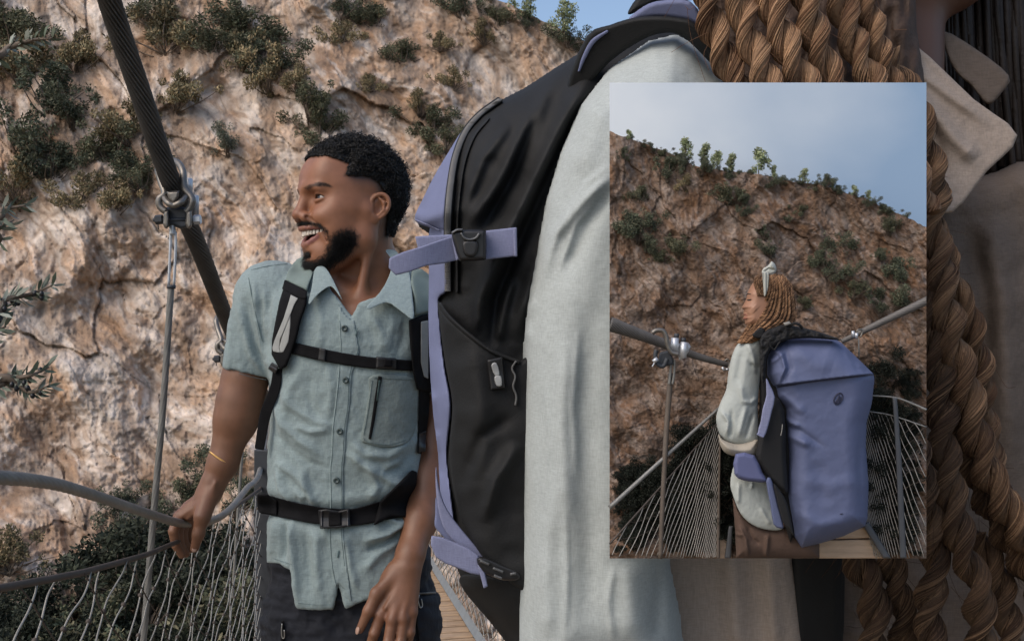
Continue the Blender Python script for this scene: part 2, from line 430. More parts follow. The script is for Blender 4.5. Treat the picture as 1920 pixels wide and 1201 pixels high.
# ------------------------------------------------------------------ materials
MATS = {}
def mat(name, col, rough=0.8, var=0.12, vscale=8.0, bump=0.0, bscale=200.0, metal=0.0, vc=None, weave=0.0, wscale=900.0, spec=0.5, sheen=0.0, stretch=None):
    m = bpy.data.materials.new(name); m.use_nodes = True; n = m.node_tree; b = n.nodes['Principled BSDF']
    b.inputs['Roughness'].default_value = rough; b.inputs['Metallic'].default_value = metal
    b.inputs['Specular IOR Level'].default_value = spec
    if sheen: b.inputs['Sheen Weight'].default_value = sheen
    tc = n.nodes.new('ShaderNodeTexCoord'); src = tc.outputs['Object']
    if stretch:
        mp = n.nodes.new('ShaderNodeMapping'); mp.inputs['Scale'].default_value = stretch; n.links.new(src, mp.inputs[0]); src = mp.outputs[0]
    nz = n.nodes.new('ShaderNodeTexNoise'); nz.inputs['Scale'].default_value = vscale; nz.inputs['Detail'].default_value = 6; n.links.new(src, nz.inputs['Vector'])
    mr = n.nodes.new('ShaderNodeMapRange'); mr.inputs['From Min'].default_value = 0.25; mr.inputs['From Max'].default_value = 0.75
    mr.inputs['To Min'].default_value = 1-var; mr.inputs['To Max'].default_value = 1+var; n.links.new(nz.outputs['Fac'], mr.inputs['Value'])
    mx = n.nodes.new('ShaderNodeVectorMath'); mx.operation = 'SCALE'
    if vc:
        at = n.nodes.new('ShaderNodeVertexColor'); at.layer_name = vc; n.links.new(at.outputs['Color'], mx.inputs[0])
    else: mx.inputs[0].default_value = col
    n.links.new(mr.outputs[0], mx.inputs['Scale']); last = mx.outputs[0]
    hgt = None
    if bump:
        nb = n.nodes.new('ShaderNodeTexNoise'); nb.inputs['Scale'].default_value = bscale; nb.inputs['Detail'].default_value = 5; n.links.new(src, nb.inputs['Vector'])
        bp = n.nodes.new('ShaderNodeBump'); bp.inputs['Strength'].default_value = bump; bp.inputs['Distance'].default_value = 0.6/bscale
        n.links.new(nb.outputs['Fac'], bp.inputs['Height']); hgt = bp
    if weave:
        wb = n.nodes.new('ShaderNodeBump'); wb.inputs['Strength'].default_value = weave; wb.inputs['Distance'].default_value = 0.5/wscale
        mp2 = n.nodes.new('ShaderNodeMapping'); mp2.inputs['Scale'].default_value = (1, 1, 0.12); n.links.new(tc.outputs['Object'], mp2.inputs[0])
        mp3 = n.nodes.new('ShaderNodeMapping'); mp3.inputs['Scale'].default_value = (0.12, 0.12, 1); n.links.new(tc.outputs['Object'], mp3.inputs[0])
        fac = []
        for q in (mp2, mp3):
            t = n.nodes.new('ShaderNodeTexNoise'); t.inputs['Scale'].default_value = wscale; t.inputs['Detail'].default_value = 2; n.links.new(q.outputs[0], t.inputs['Vector']); fac.append(t.outputs['Fac'])
        ad = n.nodes.new('ShaderNodeMath'); ad.operation = 'ADD'; n.links.new(fac[0], ad.inputs[0]); n.links.new(fac[1], ad.inputs[1])
        n.links.new(ad.outputs[0], wb.inputs['Height'])
        if hgt is not None: n.links.new(hgt.outputs[0], wb.inputs['Normal'])
        hgt = wb
        wr = n.nodes.new('ShaderNodeMapRange'); wr.inputs['From Min'].default_value = 0.7; wr.inputs['From Max'].default_value = 1.3; wr.inputs['To Min'].default_value = 0.86; wr.inputs['To Max'].default_value = 1.12
        n.links.new(ad.outputs[0], wr.inputs['Value'])
        m2 = n.nodes.new('ShaderNodeVectorMath'); m2.operation = 'SCALE'; n.links.new(last, m2.inputs[0]); n.links.new(wr.outputs[0], m2.inputs['Scale']); last = m2.outputs[0]
    n.links.new(last, b.inputs['Base Color'])
    if hgt is not None: n.links.new(hgt.outputs[0], b.inputs['Normal'])
    MATS[name] = m; return m
# ------------------------------------------------------------------ shared materials
M_rock = mat('rock', None, 0.95, 0.16, 1.6, bump=0.8, bscale=9, vc='col', spec=0.2)
M_rock_small = mat('rock_small', None, 0.95, 0.16, 60, bump=0.6, bscale=340, vc='col', spec=0.2)
M_leaf = mat('leaf', None, 0.75, 0.15, 3.0, vc='col', spec=0.25)
M_bark = mat('bark', (0.13, 0.10, 0.075), 0.9, 0.3, 30, bump=0.5, bscale=90)
M_cable = mat('cable_steel', (0.115, 0.11, 0.105), 0.55, 0.25, 25, bump=0.2, bscale=300, metal=0.35)
M_rope = mat('wire_rope', (0.22, 0.215, 0.20), 0.5, 0.2, 30, bump=0.3, bscale=500, metal=0.35)
M_net = mat('net_wire', (0.29, 0.275, 0.245), 0.5, 0.2, 20, metal=0.3)
M_netdark = mat('net_wire_dark', (0.075, 0.06, 0.05), 0.7, 0.2, 20, metal=0.2)  # rusty steel; the shade of the cross wires is put into the colour
M_galv = mat('galvanised', (0.55, 0.57, 0.60), 0.42, 0.15, 40, metal=0.6)
M_forged = mat('forged_steel', (0.20, 0.185, 0.165), 0.42, 0.2, 60, bump=0.15, bscale=250, metal=0.7)
M_darksteel = mat('dark_steel', (0.045, 0.05, 0.058), 0.55, 0.2, 20, metal=0.2)
M_wood = mat('plank_wood', (0.40, 0.28, 0.18), 0.8, 0.3, 6, bump=0.3, bscale=40, stretch=(1, 8, 8))

# ------------------------------------------------------------------ ground, cliff
def rock_relief(u, v):
    p = np.stack([u, v], -1)
    wq = np.stack([fbm(p*0.9, 3, 3), fbm(p*0.9+9.1, 3, 4)], -1); wf = np.stack([fbm(p*4, 2, 31), fbm(p*4+5, 2, 32)], -1)
    q = p+0.16*wq+0.008*wf
    lean = 0.42+0.25*np.clip((u-3)/6, -0.8, 1)
    A = q[:, 0]*np.cos(lean)-q[:, 1]*np.sin(lean); B = q[:, 0]*np.sin(lean)+q[:, 1]*np.cos(lean)
    h = 0.60*fbm(p*0.33, 3, 5)
    crack = np.zeros(len(u)); tone = np.zeros(len(u)); soil = np.zeros(len(u))
    for (sa, sb, am, sd, sg) in ((1.7, 3.4, 0.85, 21, -1), (0.8, 1.7, 0.62, 22, 1), (0.34, 1.3, 0.42, 29, 1), (0.40, 0.75, 0.34, 23, -1), (0.27, 0.42, 0.27, 25, 1), (0.15, 0.52, 0.17, 31, 1), (0.12, 0.19, 0.12, 24, 1), (0.06, 0.09, 0.05, 27, 1)):
        hh, gap, idv = facets(np.stack([A/sa+0.31*sd, B/sb], -1), sd, sg)
        md = np.clip(0.55+0.8*vnoise(p*0.9+sd, sd), 0.15, 1)
        h += am*hh*md
        if sg > 0 and sa > 0.2:
            e = np.exp(-(gap/0.05)**2)*md; crack = np.maximum(crack, e*(0.55 if sa > 0.5 else 0.4)); soil = np.maximum(soil, np.exp(-(gap/0.13)**2)*np.clip(0.45+0.9*vnoise(p*1.3+sd, sd+4), 0, 1))
        tone += min(am, 0.3)*(idv-0.5)
    dq1, dq2, rq, oqx, oqy = worley2(np.stack([A/0.45+1.3, B/1.0], -1), 67); h += 0.16*(rq[0]-0.5)*np.clip(0.6+vnoise(p*0.7, 68), 0, 1)
    d1, d2, r, ox, oy = worley2(np.stack([A/1.1+3.3, B/2.4], -1), 61)
    h += 0.40*(r[0]-0.5)
    e = np.exp(-((d2-d1)/0.03)**2)*np.clip(0.3+vnoise(p*0.8, 66), 0, 1); crack = np.maximum(crack, 0.45*e); h -= 0.07*e
    h += 0.045*fbm(p*7, 4, 8)+0.02*ridged(p*11, 3, 9)
    global ROCK_AB; ROCK_AB = (A, B)
    return h, crack, tone, soil
def rock_colour(u, v, h, crack, tone, soil):
    p = np.stack([u, v], -1)
    n1 = np.clip(0.5+0.7*fbm(p*0.9, 6, 41)+1.15*tone, 0, 1)[:, None]; n2 = fbm(p*1.5+3, 5, 42); n3 = fbm(p*4.2, 4, 43)
    c = np.array([0.35, 0.255, 0.19])*(1-n1)+np.array([0.53, 0.435, 0.355])*n1
    rust = np.clip((n2+0.35*n3-0.25)*2.0, 0, 1)[:, None]*0.46
    c = c*(1-rust)+np.array([0.37, 0.20, 0.10])*rust
    pale = np.clip((fbm(p*2.3+8, 4, 44)+0.8*tone-0.25)*2.0, 0, 1)[:, None]*0.6
    c = c*(1-pale)+np.array([0.60, 0.535, 0.47])*pale
    A, B = ROCK_AB
    d1 = fbm(np.stack([A*5.0, B*1.7], -1), 4, 51); d2 = fbm(np.stack([A*9.0+4, B*3.4], -1), 4, 52); d3 = fbm(np.stack([A*2.4+9, B*0.9], -1), 4, 53)
    k = (np.clip((d1*0.7+d2*0.6-0.10)*2.6, 0, 1)*0.58)[:, None]; c = c*(1-k)+np.array([0.61, 0.55, 0.495])*k
    k = (np.clip((-d1*0.6-d2*0.7-0.14)*2.6, 0, 1)*0.58)[:, None]; c = c*(1-k)+np.array([0.235, 0.15, 0.092])*k
    k = (np.clip((d3+0.4*d2-0.28)*2.4, 0, 1)*0.5)[:, None]; c = c*(1-k)+np.array([0.40, 0.235, 0.125])*k
    c = c*(1-0.6*crack[:, None])+np.array([0.13, 0.075, 0.045])*0.6*crack[:, None]
    c = c*(1-0.55*soil[:, None])+np.array([0.20, 0.138, 0.095])*0.6*soil[:, None]
    grey = np.clip((fbm(p*np.array([2.5, 0.8])+2, 4, 45)-0.35)*2, 0, 1)[:, None]*0.4
    c = c*(1-grey)+np.array([0.25, 0.215, 0.185])*grey
    return c*(1+0.20*n3+0.14*fbm(p*13, 3, 48))[:, None]
def build_cliff(name, x0, x1, y1, skyline, dfun, nx, ny, unit, scale, m, ox, oy, tint=None, dip=0.0):
    px = np.linspace(x0, x1, nx); t = np.linspace(0, 1, ny)
    PXg, Tg = np.meshgrid(px, t, indexing='ij')
    top = skyline(px)[:, None]; PYg = top+(y1-top)*Tg
    X = PXg.ravel(); Y = PYg.ravel(); u = (X-ox)/unit; v = (Y-oy)/unit
    h, cr, tn, so = rock_relief(u, v)
    D = dfun(X, Y)-h*scale
    if dip: D = D+dip*np.exp(-((Y-np.repeat(skyline(px), ny))/30.0))
    V = PN(X, Y, D)
    c = rock_colour(u, v, h, cr, tn, so)
    if tint is not None: c = c*tint(X, Y)[:, None]
    i = np.arange(nx-1)[:, None]; j = np.arange(ny-1)[None]
    F = np.stack([i*ny+j, i*ny+j+1, (i+1)*ny+j+1, (i+1)*ny+j], -1).reshape(-1, 4)
    return V, F, c
gx, gy = np.meshgrid(np.linspace(-300, 300, 61), np.linspace(-60, 400, 47), indexing='ij')
gz = -14+0.8*fbm(np.stack([gx.ravel()*0.05, gy.ravel()*0.05], -1), 3, 2)
gi = np.arange(60)[:, None]; gj = np.arange(46)[None]
M_ground = mat('canyon_floor', (0.16, 0.13, 0.09), 0.95, 0.35, 0.6, bump=0.6, bscale=3)
kind(obj('ground', (np.stack([gx.ravel(), gy.ravel(), gz], -1), np.stack([gi*47+gj, (gi+1)*47+gj, (gi+1)*47+gj+1, gi*47+gj+1], -1).reshape(-1, 4)), M_ground))

def main_sky(px):
    return np.interp(px, [-400, 300, 800, 900, 960, 1000, 1040, 1090, 1150, 1300, 2300], [-420, -260, -60, -8, 12, 34, 50, 78, 110, 180, 640])+5*fbm(np.stack([px*0.02, px*0], -1), 3, 6)
def main_d(X, Y): return 17.0+10.0*np.clip((1250-Y)/1250, 0, 1.5)**1.1+0.0012*(X-500)
V, F, c = build_cliff('cliff', -300, 1500, 1700, main_sky, main_d, 1000, 860, 92.0, 0.95, M_rock, 0, 0)
cliff = kind(obj('cliff', (V, F), M_rock, attrs={'col': c}))
cliff_bvh = bvh_of(V[:, :], F)
def cliff_at(px, py):
    q = Vector(P(px, py, 1.0))-Vector((0, 0, CZ)); h = cliff_bvh.ray_cast(Vector((0, 0, CZ)), q.normalized())
    return h[0].y if h[0] is not None else float(main_d(px, py))

# ------------------------------------------------------------------ shrubs, trees
def leaf_cloud(n, cen, rad, size, cols, seed, aspect=0.45, upright=0.0, shell=0.5):
    g = np.random.default_rng(seed); cen = np.asarray(cen, float); rad = np.asarray(rad, float)
    wts = rad.prod(1) if rad.ndim == 2 else rad**3
    k = g.choice(len(cen), n, p=wts/wts.sum())
    dirv = g.normal(size=(n, 3)); dirv /= np.linalg.norm(dirv, axis=1, keepdims=True)
    rr = g.random(n)**shell; pos = cen[k]+dirv*rr[:, None]*(rad[k] if rad.ndim == 2 else rad[k][:, None])
    a = g.normal(size=(n, 3))+np.array([0, 0, upright])+0.6*dirv; a /= np.linalg.norm(a, axis=1, keepdims=True)
    b = np.cross(a, g.normal(size=(n, 3))); b /= np.linalg.norm(b, axis=1, keepdims=True)
    s = size*(0.6+0.8*g.random(n))[:, None]
    V = np.stack([pos-a*s, pos+b*s*aspect, pos+a*s, pos-b*s*aspect], 1).reshape(-1, 3)
    F = np.arange(n*4).reshape(n, 4)
    cols = np.asarray(cols, float); cc = cols[g.integers(0, len(cols), n)]*(0.7+0.6*g.random(n))[:, None]
    tw = np.clip(0.75+0.5*g.random(len(cen)), 0, 2)[k]; cc = cc*tw[:, None]
    return V, F, np.repeat(cc, 4, 0)
def make_shrub(name, cols, seed, n=1500, size=0.055, flat=0.8, upright=0.3):
    g = np.random.default_rng(seed); nb = 22
    cen = g.normal(size=(nb, 3))*np.array([0.55, 0.42, 0.36*flat]); rad = (0.13+0.24*g.random(nb))
    V, F, c = leaf_cloud(n, cen, rad, size, cols, seed+1, 0.42, upright, 0.45)
    root = np.array([0, 0.1, -0.75])
    st = []
    for q in cen: st.append(tubes(curve([root+g.normal(size=3)*0.05, (root+q)/2+g.normal(size=3)*0.08, q], 6), np.linspace(0.03, 0.008, 6), 4))
    o = obj(name, (V, F), M_leaf, attrs={'col': c}, smooth=False, origin=(0, 0, 0))
    s = obj('stem', join(st), M_bark, parent=o)
    return o
DARK = [(0.088, 0.105, 0.066), (0.11, 0.122, 0.078), (0.065, 0.08, 0.054), (0.135, 0.13, 0.085)]
OLIVE = [(0.10, 0.105, 0.062), (0.085, 0.10, 0.06), (0.14, 0.13, 0.08)]
DRY = [(0.24, 0.185, 0.10), (0.20, 0.17, 0.10), (0.30, 0.23, 0.13), (0.13, 0.125, 0.07)]
GREY = [(0.15, 0.165, 0.125), (0.12, 0.14, 0.10), (0.17, 0.175, 0.14)]
PALE = [(0.26, 0.30, 0.16), (0.20, 0.245, 0.125), (0.32, 0.345, 0.20)]
GORGE_SHADE = [(0.03, 0.036, 0.024), (0.042, 0.05, 0.032), (0.024, 0.03, 0.02)]  # near-black leaves: the shade of the gorge is put into the colour
GORGE_SHADE2 = [(0.012, 0.015, 0.011), (0.018, 0.022, 0.015)]  # blackest leaves, shade of the pictured gorge painted in
KINDS = {'gorge': GORGE_SHADE, 'gorge2': GORGE_SHADE2, 'dark': DARK, 'olive': OLIVE, 'dry': DRY, 'grey': GREY}
WORDS = {'gorge': '', 'gorge2': '', 'dark': 'dark green shrub', 'olive': 'olive green bush', 'dry': 'straw coloured dry bush', 'grey': 'grey green bush'}
PROTO = {}
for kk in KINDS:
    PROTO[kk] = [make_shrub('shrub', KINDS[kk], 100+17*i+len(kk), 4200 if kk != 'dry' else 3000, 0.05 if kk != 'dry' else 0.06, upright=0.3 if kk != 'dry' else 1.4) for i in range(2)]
used = {}
def put_shrub(k, px, py, r, where, dd, group, squash=0.8, label=None):
    pr = PROTO[k][rnd.randrange(2)]
    S = 1.45*r*KPX*dd; loc = P(px, py, dd)
    lab = label or (WORDS[k]+' '+where)
    lab = ' '.join(lab.split()[:16])
    if pr.name not in used: used[pr.name] = 1; o = pr; o.location = loc; o.rotation_euler = (0, 0, rnd.uniform(0, 6.28)); o.scale = (S, S*0.8, S*squash)
    else: o = copy_thing(pr, loc, rnd.uniform(0, 6.28), (S, S*0.8, S*squash))
    return tag(o, lab, 'shrub', group)
MAIN_SHRUBS = [
 ('olive', 22, 48, 52, 'in the top left corner'), ('dark', 95, 175, 62, 'high on the cliff right of the upper olive twig'),
 ('dark', 55, 262, 68, 'large and low on the cliff at the left edge, under the upper olive twig'), ('dark', 140, 205, 42, 'small, between the big left shrubs and the suspension cable'),
 ('olive', 200, 275, 50, 'left of the suspension cable, just above the clamp'), ('dark', 240, 300, 42, 'touching the suspension cable left of the clamp'),
 ('dark', 100, 310, 44, 'hanging below the large left shrub'), ('dry', 165, 355, 38, 'below and left of the clamp'), ('olive', 455, 50, 52, 'between the cable top and the man, near the top of the photo'),
 ('grey', 415, 32, 36, 'pale, at the top of the photo right of the cable'), ('dark', 520, 112, 38, 'on the cliff high above the forehead of the man'), ('dark', 492, 85, 30, 'behind the rounder dark shrub above the man'),
 ('dark', 642, 8, 30, 'cut by the top edge straight above the man'), ('olive', 585, 190, 42, 'directly above the curly hair'), ('olive', 600, 232, 36, 'peeping out behind the top of the curly hair'),
 ('olive', 752, 98, 30, 'on the cliff right of and above the curly hair'), ('dry', 692, 156, 20, 'tiny, above the back of the curly hair'), ('grey', 430, 265, 32, 'faint, left of the man at eye level'),
 ('olive', 812, 225, 36, 'left of the near backpack top'), ('olive', 836, 258, 30, 'touching the zipped edge of the near backpack'), ('dry', 785, 195, 28, 'on the slope above the gap between the man and the near backpack'),
 ('dry', 310, 62, 52, 'right beside the upper suspension cable'), ('dry', 150, 105, 44, 'between the upper olive twig and the cable'), ('dry', 500, 145, 40, 'low and scrubby left of the dark shrub above the man'),
 ('dark', 868, 6, 34, 'on the skyline left of the pale pines'), ('dry', 825, 80, 20, 'round and rusty high above the near backpack'), ('dry', 905, 62, 26, 'rusty, just below the skyline'),
 ('dark', 985, 40, 20, 'under the left pale pine'), ('dark', 1066, 66, 26, 'under the right pale pine'),
 ('dry', 60, 120, 56, 'wide and brownish, under the top left corner bush'), ('dry', 250, 235, 46, 'against the suspension cable, high left of the clamp'), ('dry', 335, 175, 40, 'sparse, right of the middle of the upper cable'), ('dry', 28, 345, 50, 'brownish, above the second olive twig at the left edge'), ('dry', 225, 372, 36, 'low, just left of the clamp bolts'), ('olive', 300, 20, 40, 'at the top edge right beside the cable'), ('olive', 395, 75, 34, 'between the two pale bushes right of the cable'), ('dry', 455, 95, 44, 'brownish scrub under the olive bush right of the cable'), ('olive', 700, 30, 30, 'near the top edge right of the shrub cut by it'), ('dry', 640, 60, 26, 'small, on the bright rock above the man'), ('olive', 262, 330, 34, 'just above and left of the clamp bow'), ('dry', 560, 150, 30, 'brownish, left above the curly hair'), ('olive', 935, 30, 24, 'small, on the descending skyline'), ('dry', 850, 150, 24, 'faint, on the rock above the near backpack zip'),
 ('olive', 352, 925, 42, 'behind the forearm above the handrail'), ('dark', 420, 868, 40, 'beyond the gold bracelet'), ('dark', 235, 985, 46, 'under the handrail left of the hand'),
 ('dark', 225, 930, 30, 'beyond the thin hanger, over the handrail'), ('dark', 445, 935, 40, 'beyond the rising handrail near the post'), ('dry', 18, 1035, 46, 'yellowed, at the left edge between handrail and net'),
]
for (k, x, y, r, wh) in MAIN_SHRUBS:
    put_shrub(k, x, y, r, wh, cliff_at(x, min(y+8, 1600))-0.12, 'shrubs growing on the cliff behind the man', 0.85)
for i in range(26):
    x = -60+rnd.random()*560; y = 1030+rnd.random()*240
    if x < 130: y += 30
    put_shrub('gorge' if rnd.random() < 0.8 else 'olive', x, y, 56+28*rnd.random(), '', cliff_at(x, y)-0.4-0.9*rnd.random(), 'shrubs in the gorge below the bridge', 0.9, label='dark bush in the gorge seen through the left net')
def make_tree(name, cols, seed, n=1300, ls=0.06):
    g = np.random.default_rng(seed); o = thing(name, 'x', 'tree', (0, 0, 0))
    cen = []; rad = []
    for i in range(9):
        z = 0.35+1.25*(i+0.5)/9; w_ = 0.36*(1-abs(z-0.9)/1.1); cen.append([g.normal()*w_*0.7, g.normal()*w_*0.7, z]); rad.append(0.2+0.17*g.random())
    V, F, c = leaf_cloud(n, cen, np.array(rad), ls, cols, seed, 0.4, 0.4, 0.5)
    obj('crown', (V, F), M_leaf, parent=o, attrs={'col': c}, smooth=False)
    st = [tubes(curve([[0, 0, -0.1], [0.03, 0, 0.6], [0.0, 0.02, 1.5]], 8), np.linspace(0.035, 0.008, 8), 5)]
    for q in cen: st.append(tubes(curve([[0, 0, q[2]*0.6], (np.array([0, 0, q[2]*0.6])+q)/2+[0, 0, .03], q], 5), np.linspace(0.012, 0.004, 5), 4))
    obj('trunk', join(st), M_bark, parent=o)
    return o
TREES = [make_tree('pine_tree', PALE, 301), make_tree('pine_tree', PALE, 322), make_tree('pine_tree', PALE, 341, 700, .10), make_tree('pine_tree', PALE, 357, 700, .10)]
tused = set()
def put_tree(i, px, py_base, h, dd, label, group):
    S = h*KPX*dd/1.6; pr = TREES[i]
    if i not in tused: tused.add(i); o = pr; o.location = P(px, py_base, dd); o.scale = (S, S, S)
    else: o = copy_thing(pr, P(px, py_base, dd), rnd.uniform(0, 6), S)
    return tag(o, label, 'tree', group)
put_tree(0, 994, 44, 64, 27.5, 'pale green pine on the skyline, cut by the top edge of the photo', 'trees on the skyline above the near backpack')
put_tree(1, 1058, 76, 74, 27.0, 'pale green pine on the skyline just left of the near backpack top', 'trees on the skyline above the near backpack')

# ------------------------------------------------------------------ the bridge
def wire_rope_mesh(pts, r, strands, twist, n, sides_per=4, depth=0.10):
    c = curve(pts, n); seg = np.linalg.norm(np.diff(c, axis=0), axis=1); s = np.concatenate([[0], np.cumsum(seg)])
    sd = strands*sides_per; V, F = tubes(c, np.broadcast_to(r, (n,)) if np.ndim(r) == 0 else r, sd)
    Vr = V.reshape(n, sd, 3); ce = c[:, None]
    a = np.arange(sd)/sd*2*np.pi; ph = a[None]*strands-twist*strands*s[:, None]
    k = 1-depth*(1-np.abs(np.cos(ph*0.5)))
    return (ce+(Vr-ce)*k[:, :, None]).reshape(-1, 3), F
cab_pts = [P(165, -160, 1.52), P(205, 0, 1.68), P(262, 170, 1.82), P(322, 345, 1.98), P(375, 470, 2.20), P(434, 620, 2.58), P(480, 715, 3.2), P(540, 800, 4.6), P(600, 850, 7.5)]
tag(obj('suspension_cable', wire_rope_mesh(cab_pts, 0.0198, 18, -15.0, 420, 6, 0.48), M_cable), 'thick dark twisted steel cable slanting down behind the man', 'cable')

DC = 1.985
def tpx(pts, r, d=DC, sides=8, n=None, close=False):
    q = np.array([P(p[0], p[1], p[2] if len(p) > 2 else d) for p in pts]); q = curve(q, n or max(2, 5*len(q))) if len(q) > 2 else q
    return tubes(q, np.asarray(r)*KPX*d, sides)
def make_clamp():
    t = thing('cable_clamp', 'forged steel clamp with bolts gripping the thick cable', 'clamp', P(330, 412, DC))
    bow = [(312, 397, DC-.02), (300, 387, DC-.02), (299, 373, DC-.02), (309, 363, DC-.015), (302, 340, DC), (297, 318, DC+.01), (306, 306, DC+.03), (322, 302, DC+.04), (334, 306, DC+.02), (343, 322, DC), (345, 348, DC-.01), (352, 361, DC-.015), (361, 374, DC-.02), (357, 388, DC-.02), (350, 398, DC-.02)]
    obj('bow', tpx(bow, 6.6, n=90), M_forged, t)
    sad = plate([(312, 359), (337, 357), (334, 371), (325, 383), (316, 374)], DC-.028, 0.012, 4, 1.2)
    obj('saddle', sad, M_forged, t)
    obj('inner_bow', tpx([(308, 371, DC-.02), (316, 381, DC-.035), (326, 385, DC-.035), (338, 380, DC-.035), (349, 369, DC-.02)], 6, n=30), M_forged, t)
    obj('block', plate([(309, 388), (352, 388), (355, 426), (340, 430), (325, 424), (309, 427)], DC+.012, 0.022, 5, 1.5), M_darksteel, t)
    for (x0, x1) in ((305, 318), (347, 361)):
        obj('cheek', plate([(x0+2, 396), (x1-2, 394), (x1, 410), (x1-1, 424), (x1-5, 429), (x0+4, 428), (x0, 420)], DC-.018, 0.012, 4, 1.2), M_forged, t)
    for (x, y0, y1, rr) in ((354, 334, 366, 7.2), (367, 366, 402, 6.0)):
        obj('sleeve', tubes(np.array([P(x, y0, DC+.03), P(x, y0+2, DC+.03), P(x, y1, DC+.03)]), np.array([rr*.7, rr, rr])*KPX*DC, 14), M_galv, t)
    b = obj('bolt', tubes(np.array([P(287, 412, DC-.008), P(290, 412, DC-.008), P(372, 411, DC-.008)]), np.array([3.2, 4.4, 4.4])*KPX*DC, 12), M_darksteel, t)
    for (x0, x1) in ((292, 305), (364, 376)):
        q = obj('nut', tubes(np.array([P(x0, 412, DC-.008), P(x1, 411, DC-.008)]), 9.0*KPX*DC, 6), M_galv if x0 > 300 else M_darksteel, t, smooth=False)
    obj('split_pin', tpx([(296, 420), (297, 430)], 1.2), M_darksteel, t)
    return t
clamp = make_clamp()
clamp_far = copy_thing(clamp, P(430, 672, 2.7), 0, 1.0, 'small far cable clamp half hidden behind the shirt sleeve'); clamp['group'] = clamp_far['group'] = 'clamps on the suspension cable'

hg = thing('hanger_rod', 'steel hanger with a bright looped end, hung from the clamp down past the handrail', 'hanger', P(262, 1290, DC), 'hangers of the bridge')
obj('loop', join([tpx([(324, 396), (323, 420), (324, 440)], 6.2), tpx([(320, 434), (319, 470), (316, 537)], 2.6), tpx([(329, 434), (329, 470), (326, 537)], 2.6), tpx([(319, 440), (329, 440)], 2.4)]), M_galv, hg)
obj('ferrule', tpx([(321.5, 534), (321, 541)], 8.2, sides=12), M_darksteel, hg)
obj('rod', wire_rope_mesh([P(321, 535, DC), P(306, 760, DC), P(290, 940, DC), (P(276, 1110, DC)), P(262, 1290, DC)], 6.2*KPX*DC, 7, 22, 160, 4, 0.12), M_rope, hg)
hg2 = copy_thing(hg, P(436, 1120, 2.7), 0, (0.6, 0.6, 0.75), 'thin far hanger standing behind the bracelet arm')
hg3 = copy_thing(hg, P(491, 1080, 2.95), 0, (0.5, 0.5, 0.78), 'thin hanger rising beside the far post, along the edge of the shirt')

RD = np.array([0.80, 0.95, 1.03, 1.28, 1.6, 1.85, 2.3, 2.85, 4.0, 6.0, 12.0])
RPX = np.array([-220, -64, 0, 150, 273, 340, 424, 490, 499, 506, 512.0])
ROPE_Y = np.array([1150, 1113, 1102, 1074, 1040, 1012, 962, 915, 790, 725, 665.0])
RPX2 = None
def rail_x(d): return (np.interp(d, RD, RPX)-960)*KPX*d
def rope_z(d): return CZ-(np.interp(d, RD, ROPE_Y)-600.5)*KPX*d
hand = [P(-120, 890, .90), P(0, 895, 1.03), P(60, 900, 1.14), P(120, 911, 1.26), P(200, 936, 1.45), P(280, 963, 1.66), P(345, 981, 1.845), P(395, 976, 2.02), P(430, 955, 2.22), P(462, 916, 2.5), P(488, 880, 2.85), P(500, 790, 4.2), P(506, 720, 6.2), P(512, 660, 12)]
tag(obj('handrail_rope', wire_rope_mesh(hand, 0.0078, 7, 40, 420, 4, 0.10), M_rope), 'grey steel handrail rope sagging down to the gripping hand', 'handrail')
dd = np.linspace(0.85, 11.0, 160)
tag(obj('net_edge_rope', tubes(np.stack([rail_x(dd), dd, rope_z(dd)], -1), 0.0046, 8), M_netdark), 'thin rusty rope carrying the top of the left net', 'rope')
def left_net(parent):
    light, dark, kn = [], [], []
    s = np.concatenate([[0], np.cumsum(np.hypot(np.diff(rail_x(dd)), np.diff(dd)))])
    def pt(sv, z):
        d = np.interp(sv, s, dd); return np.stack([rail_x(d)+0.004*np.sin(sv*31), d, z], -1)
    Lmax = s[-1]
    for k in range(-2, 84):
        s0 = 0.02+k*0.088+(0.014 if k % 2 else 0)
        if s0 > 7.2: break
        z = np.linspace(0, 1, 90); top = float(rope_z(np.interp(max(s0, 0.0), s, dd)))
        zz = top-z*1.06; sv = s0-1.9*(top-zz)*0.92; ph = (sv-s0)/0.088*2*np.pi
        sv = sv+0.0065*np.sin(ph+k*3.14)
        m = (sv > 0.0) & (sv < Lmax)
        if m.sum() > 4:
            q = pt(sv[m], zz[m]); q = curve(q, 90); light.append(q)
            for jj in np.arange(0.088, 2.1, 0.088):
                a = s0-jj
                if a > 0.05 and s0 < 3.2: kn.append(sphere(pt(np.array([a]), np.array([top-jj/1.748]))[0], 0.0042, 6, 4))
    for k in range(-12, 36):
        s0 = 0.02+k*0.21; z = np.linspace(0, 1, 60); sv = s0+1.9*z*1.0*0.92+0.010*np.sin(z*30); top = rope_z(np.interp(np.clip(sv, 0, Lmax), s, dd)); zz = top-z*1.06
        m = (sv > 0.0) & (sv < 7.2)
        if m.sum() > 4: dark.append(curve(pt(sv[m], zz[m]), 60))
    obj('wire', tubes(np.array(light), 0.0013, 5), M_net, parent)
    obj('cross_wire', tubes(np.array(dark), 0.0013, 4), M_netdark, parent)
    obj('knot', join(kn), M_netdark, parent)['kind'] = 'stuff'
ln = thing('safety_net', 'steel wire net of slanting diamonds on the left side of the bridge', 'net', (float(rail_x(1.9)), 1.9, 0), 'nets along the bridge sides')
left_net(ln)
rn = thing('safety_net', 'pale wire net low on the right side, between the man and the near backpack', 'net', (float(rail_x(4.5)+.95), 4.5, 0), 'nets along the bridge sides')
dr = np.linspace(2.6, 11, 100); xr = rail_x(dr)+0.95
sr = np.concatenate([[0], np.cumsum(np.hypot(np.diff(xr), np.diff(dr)))])
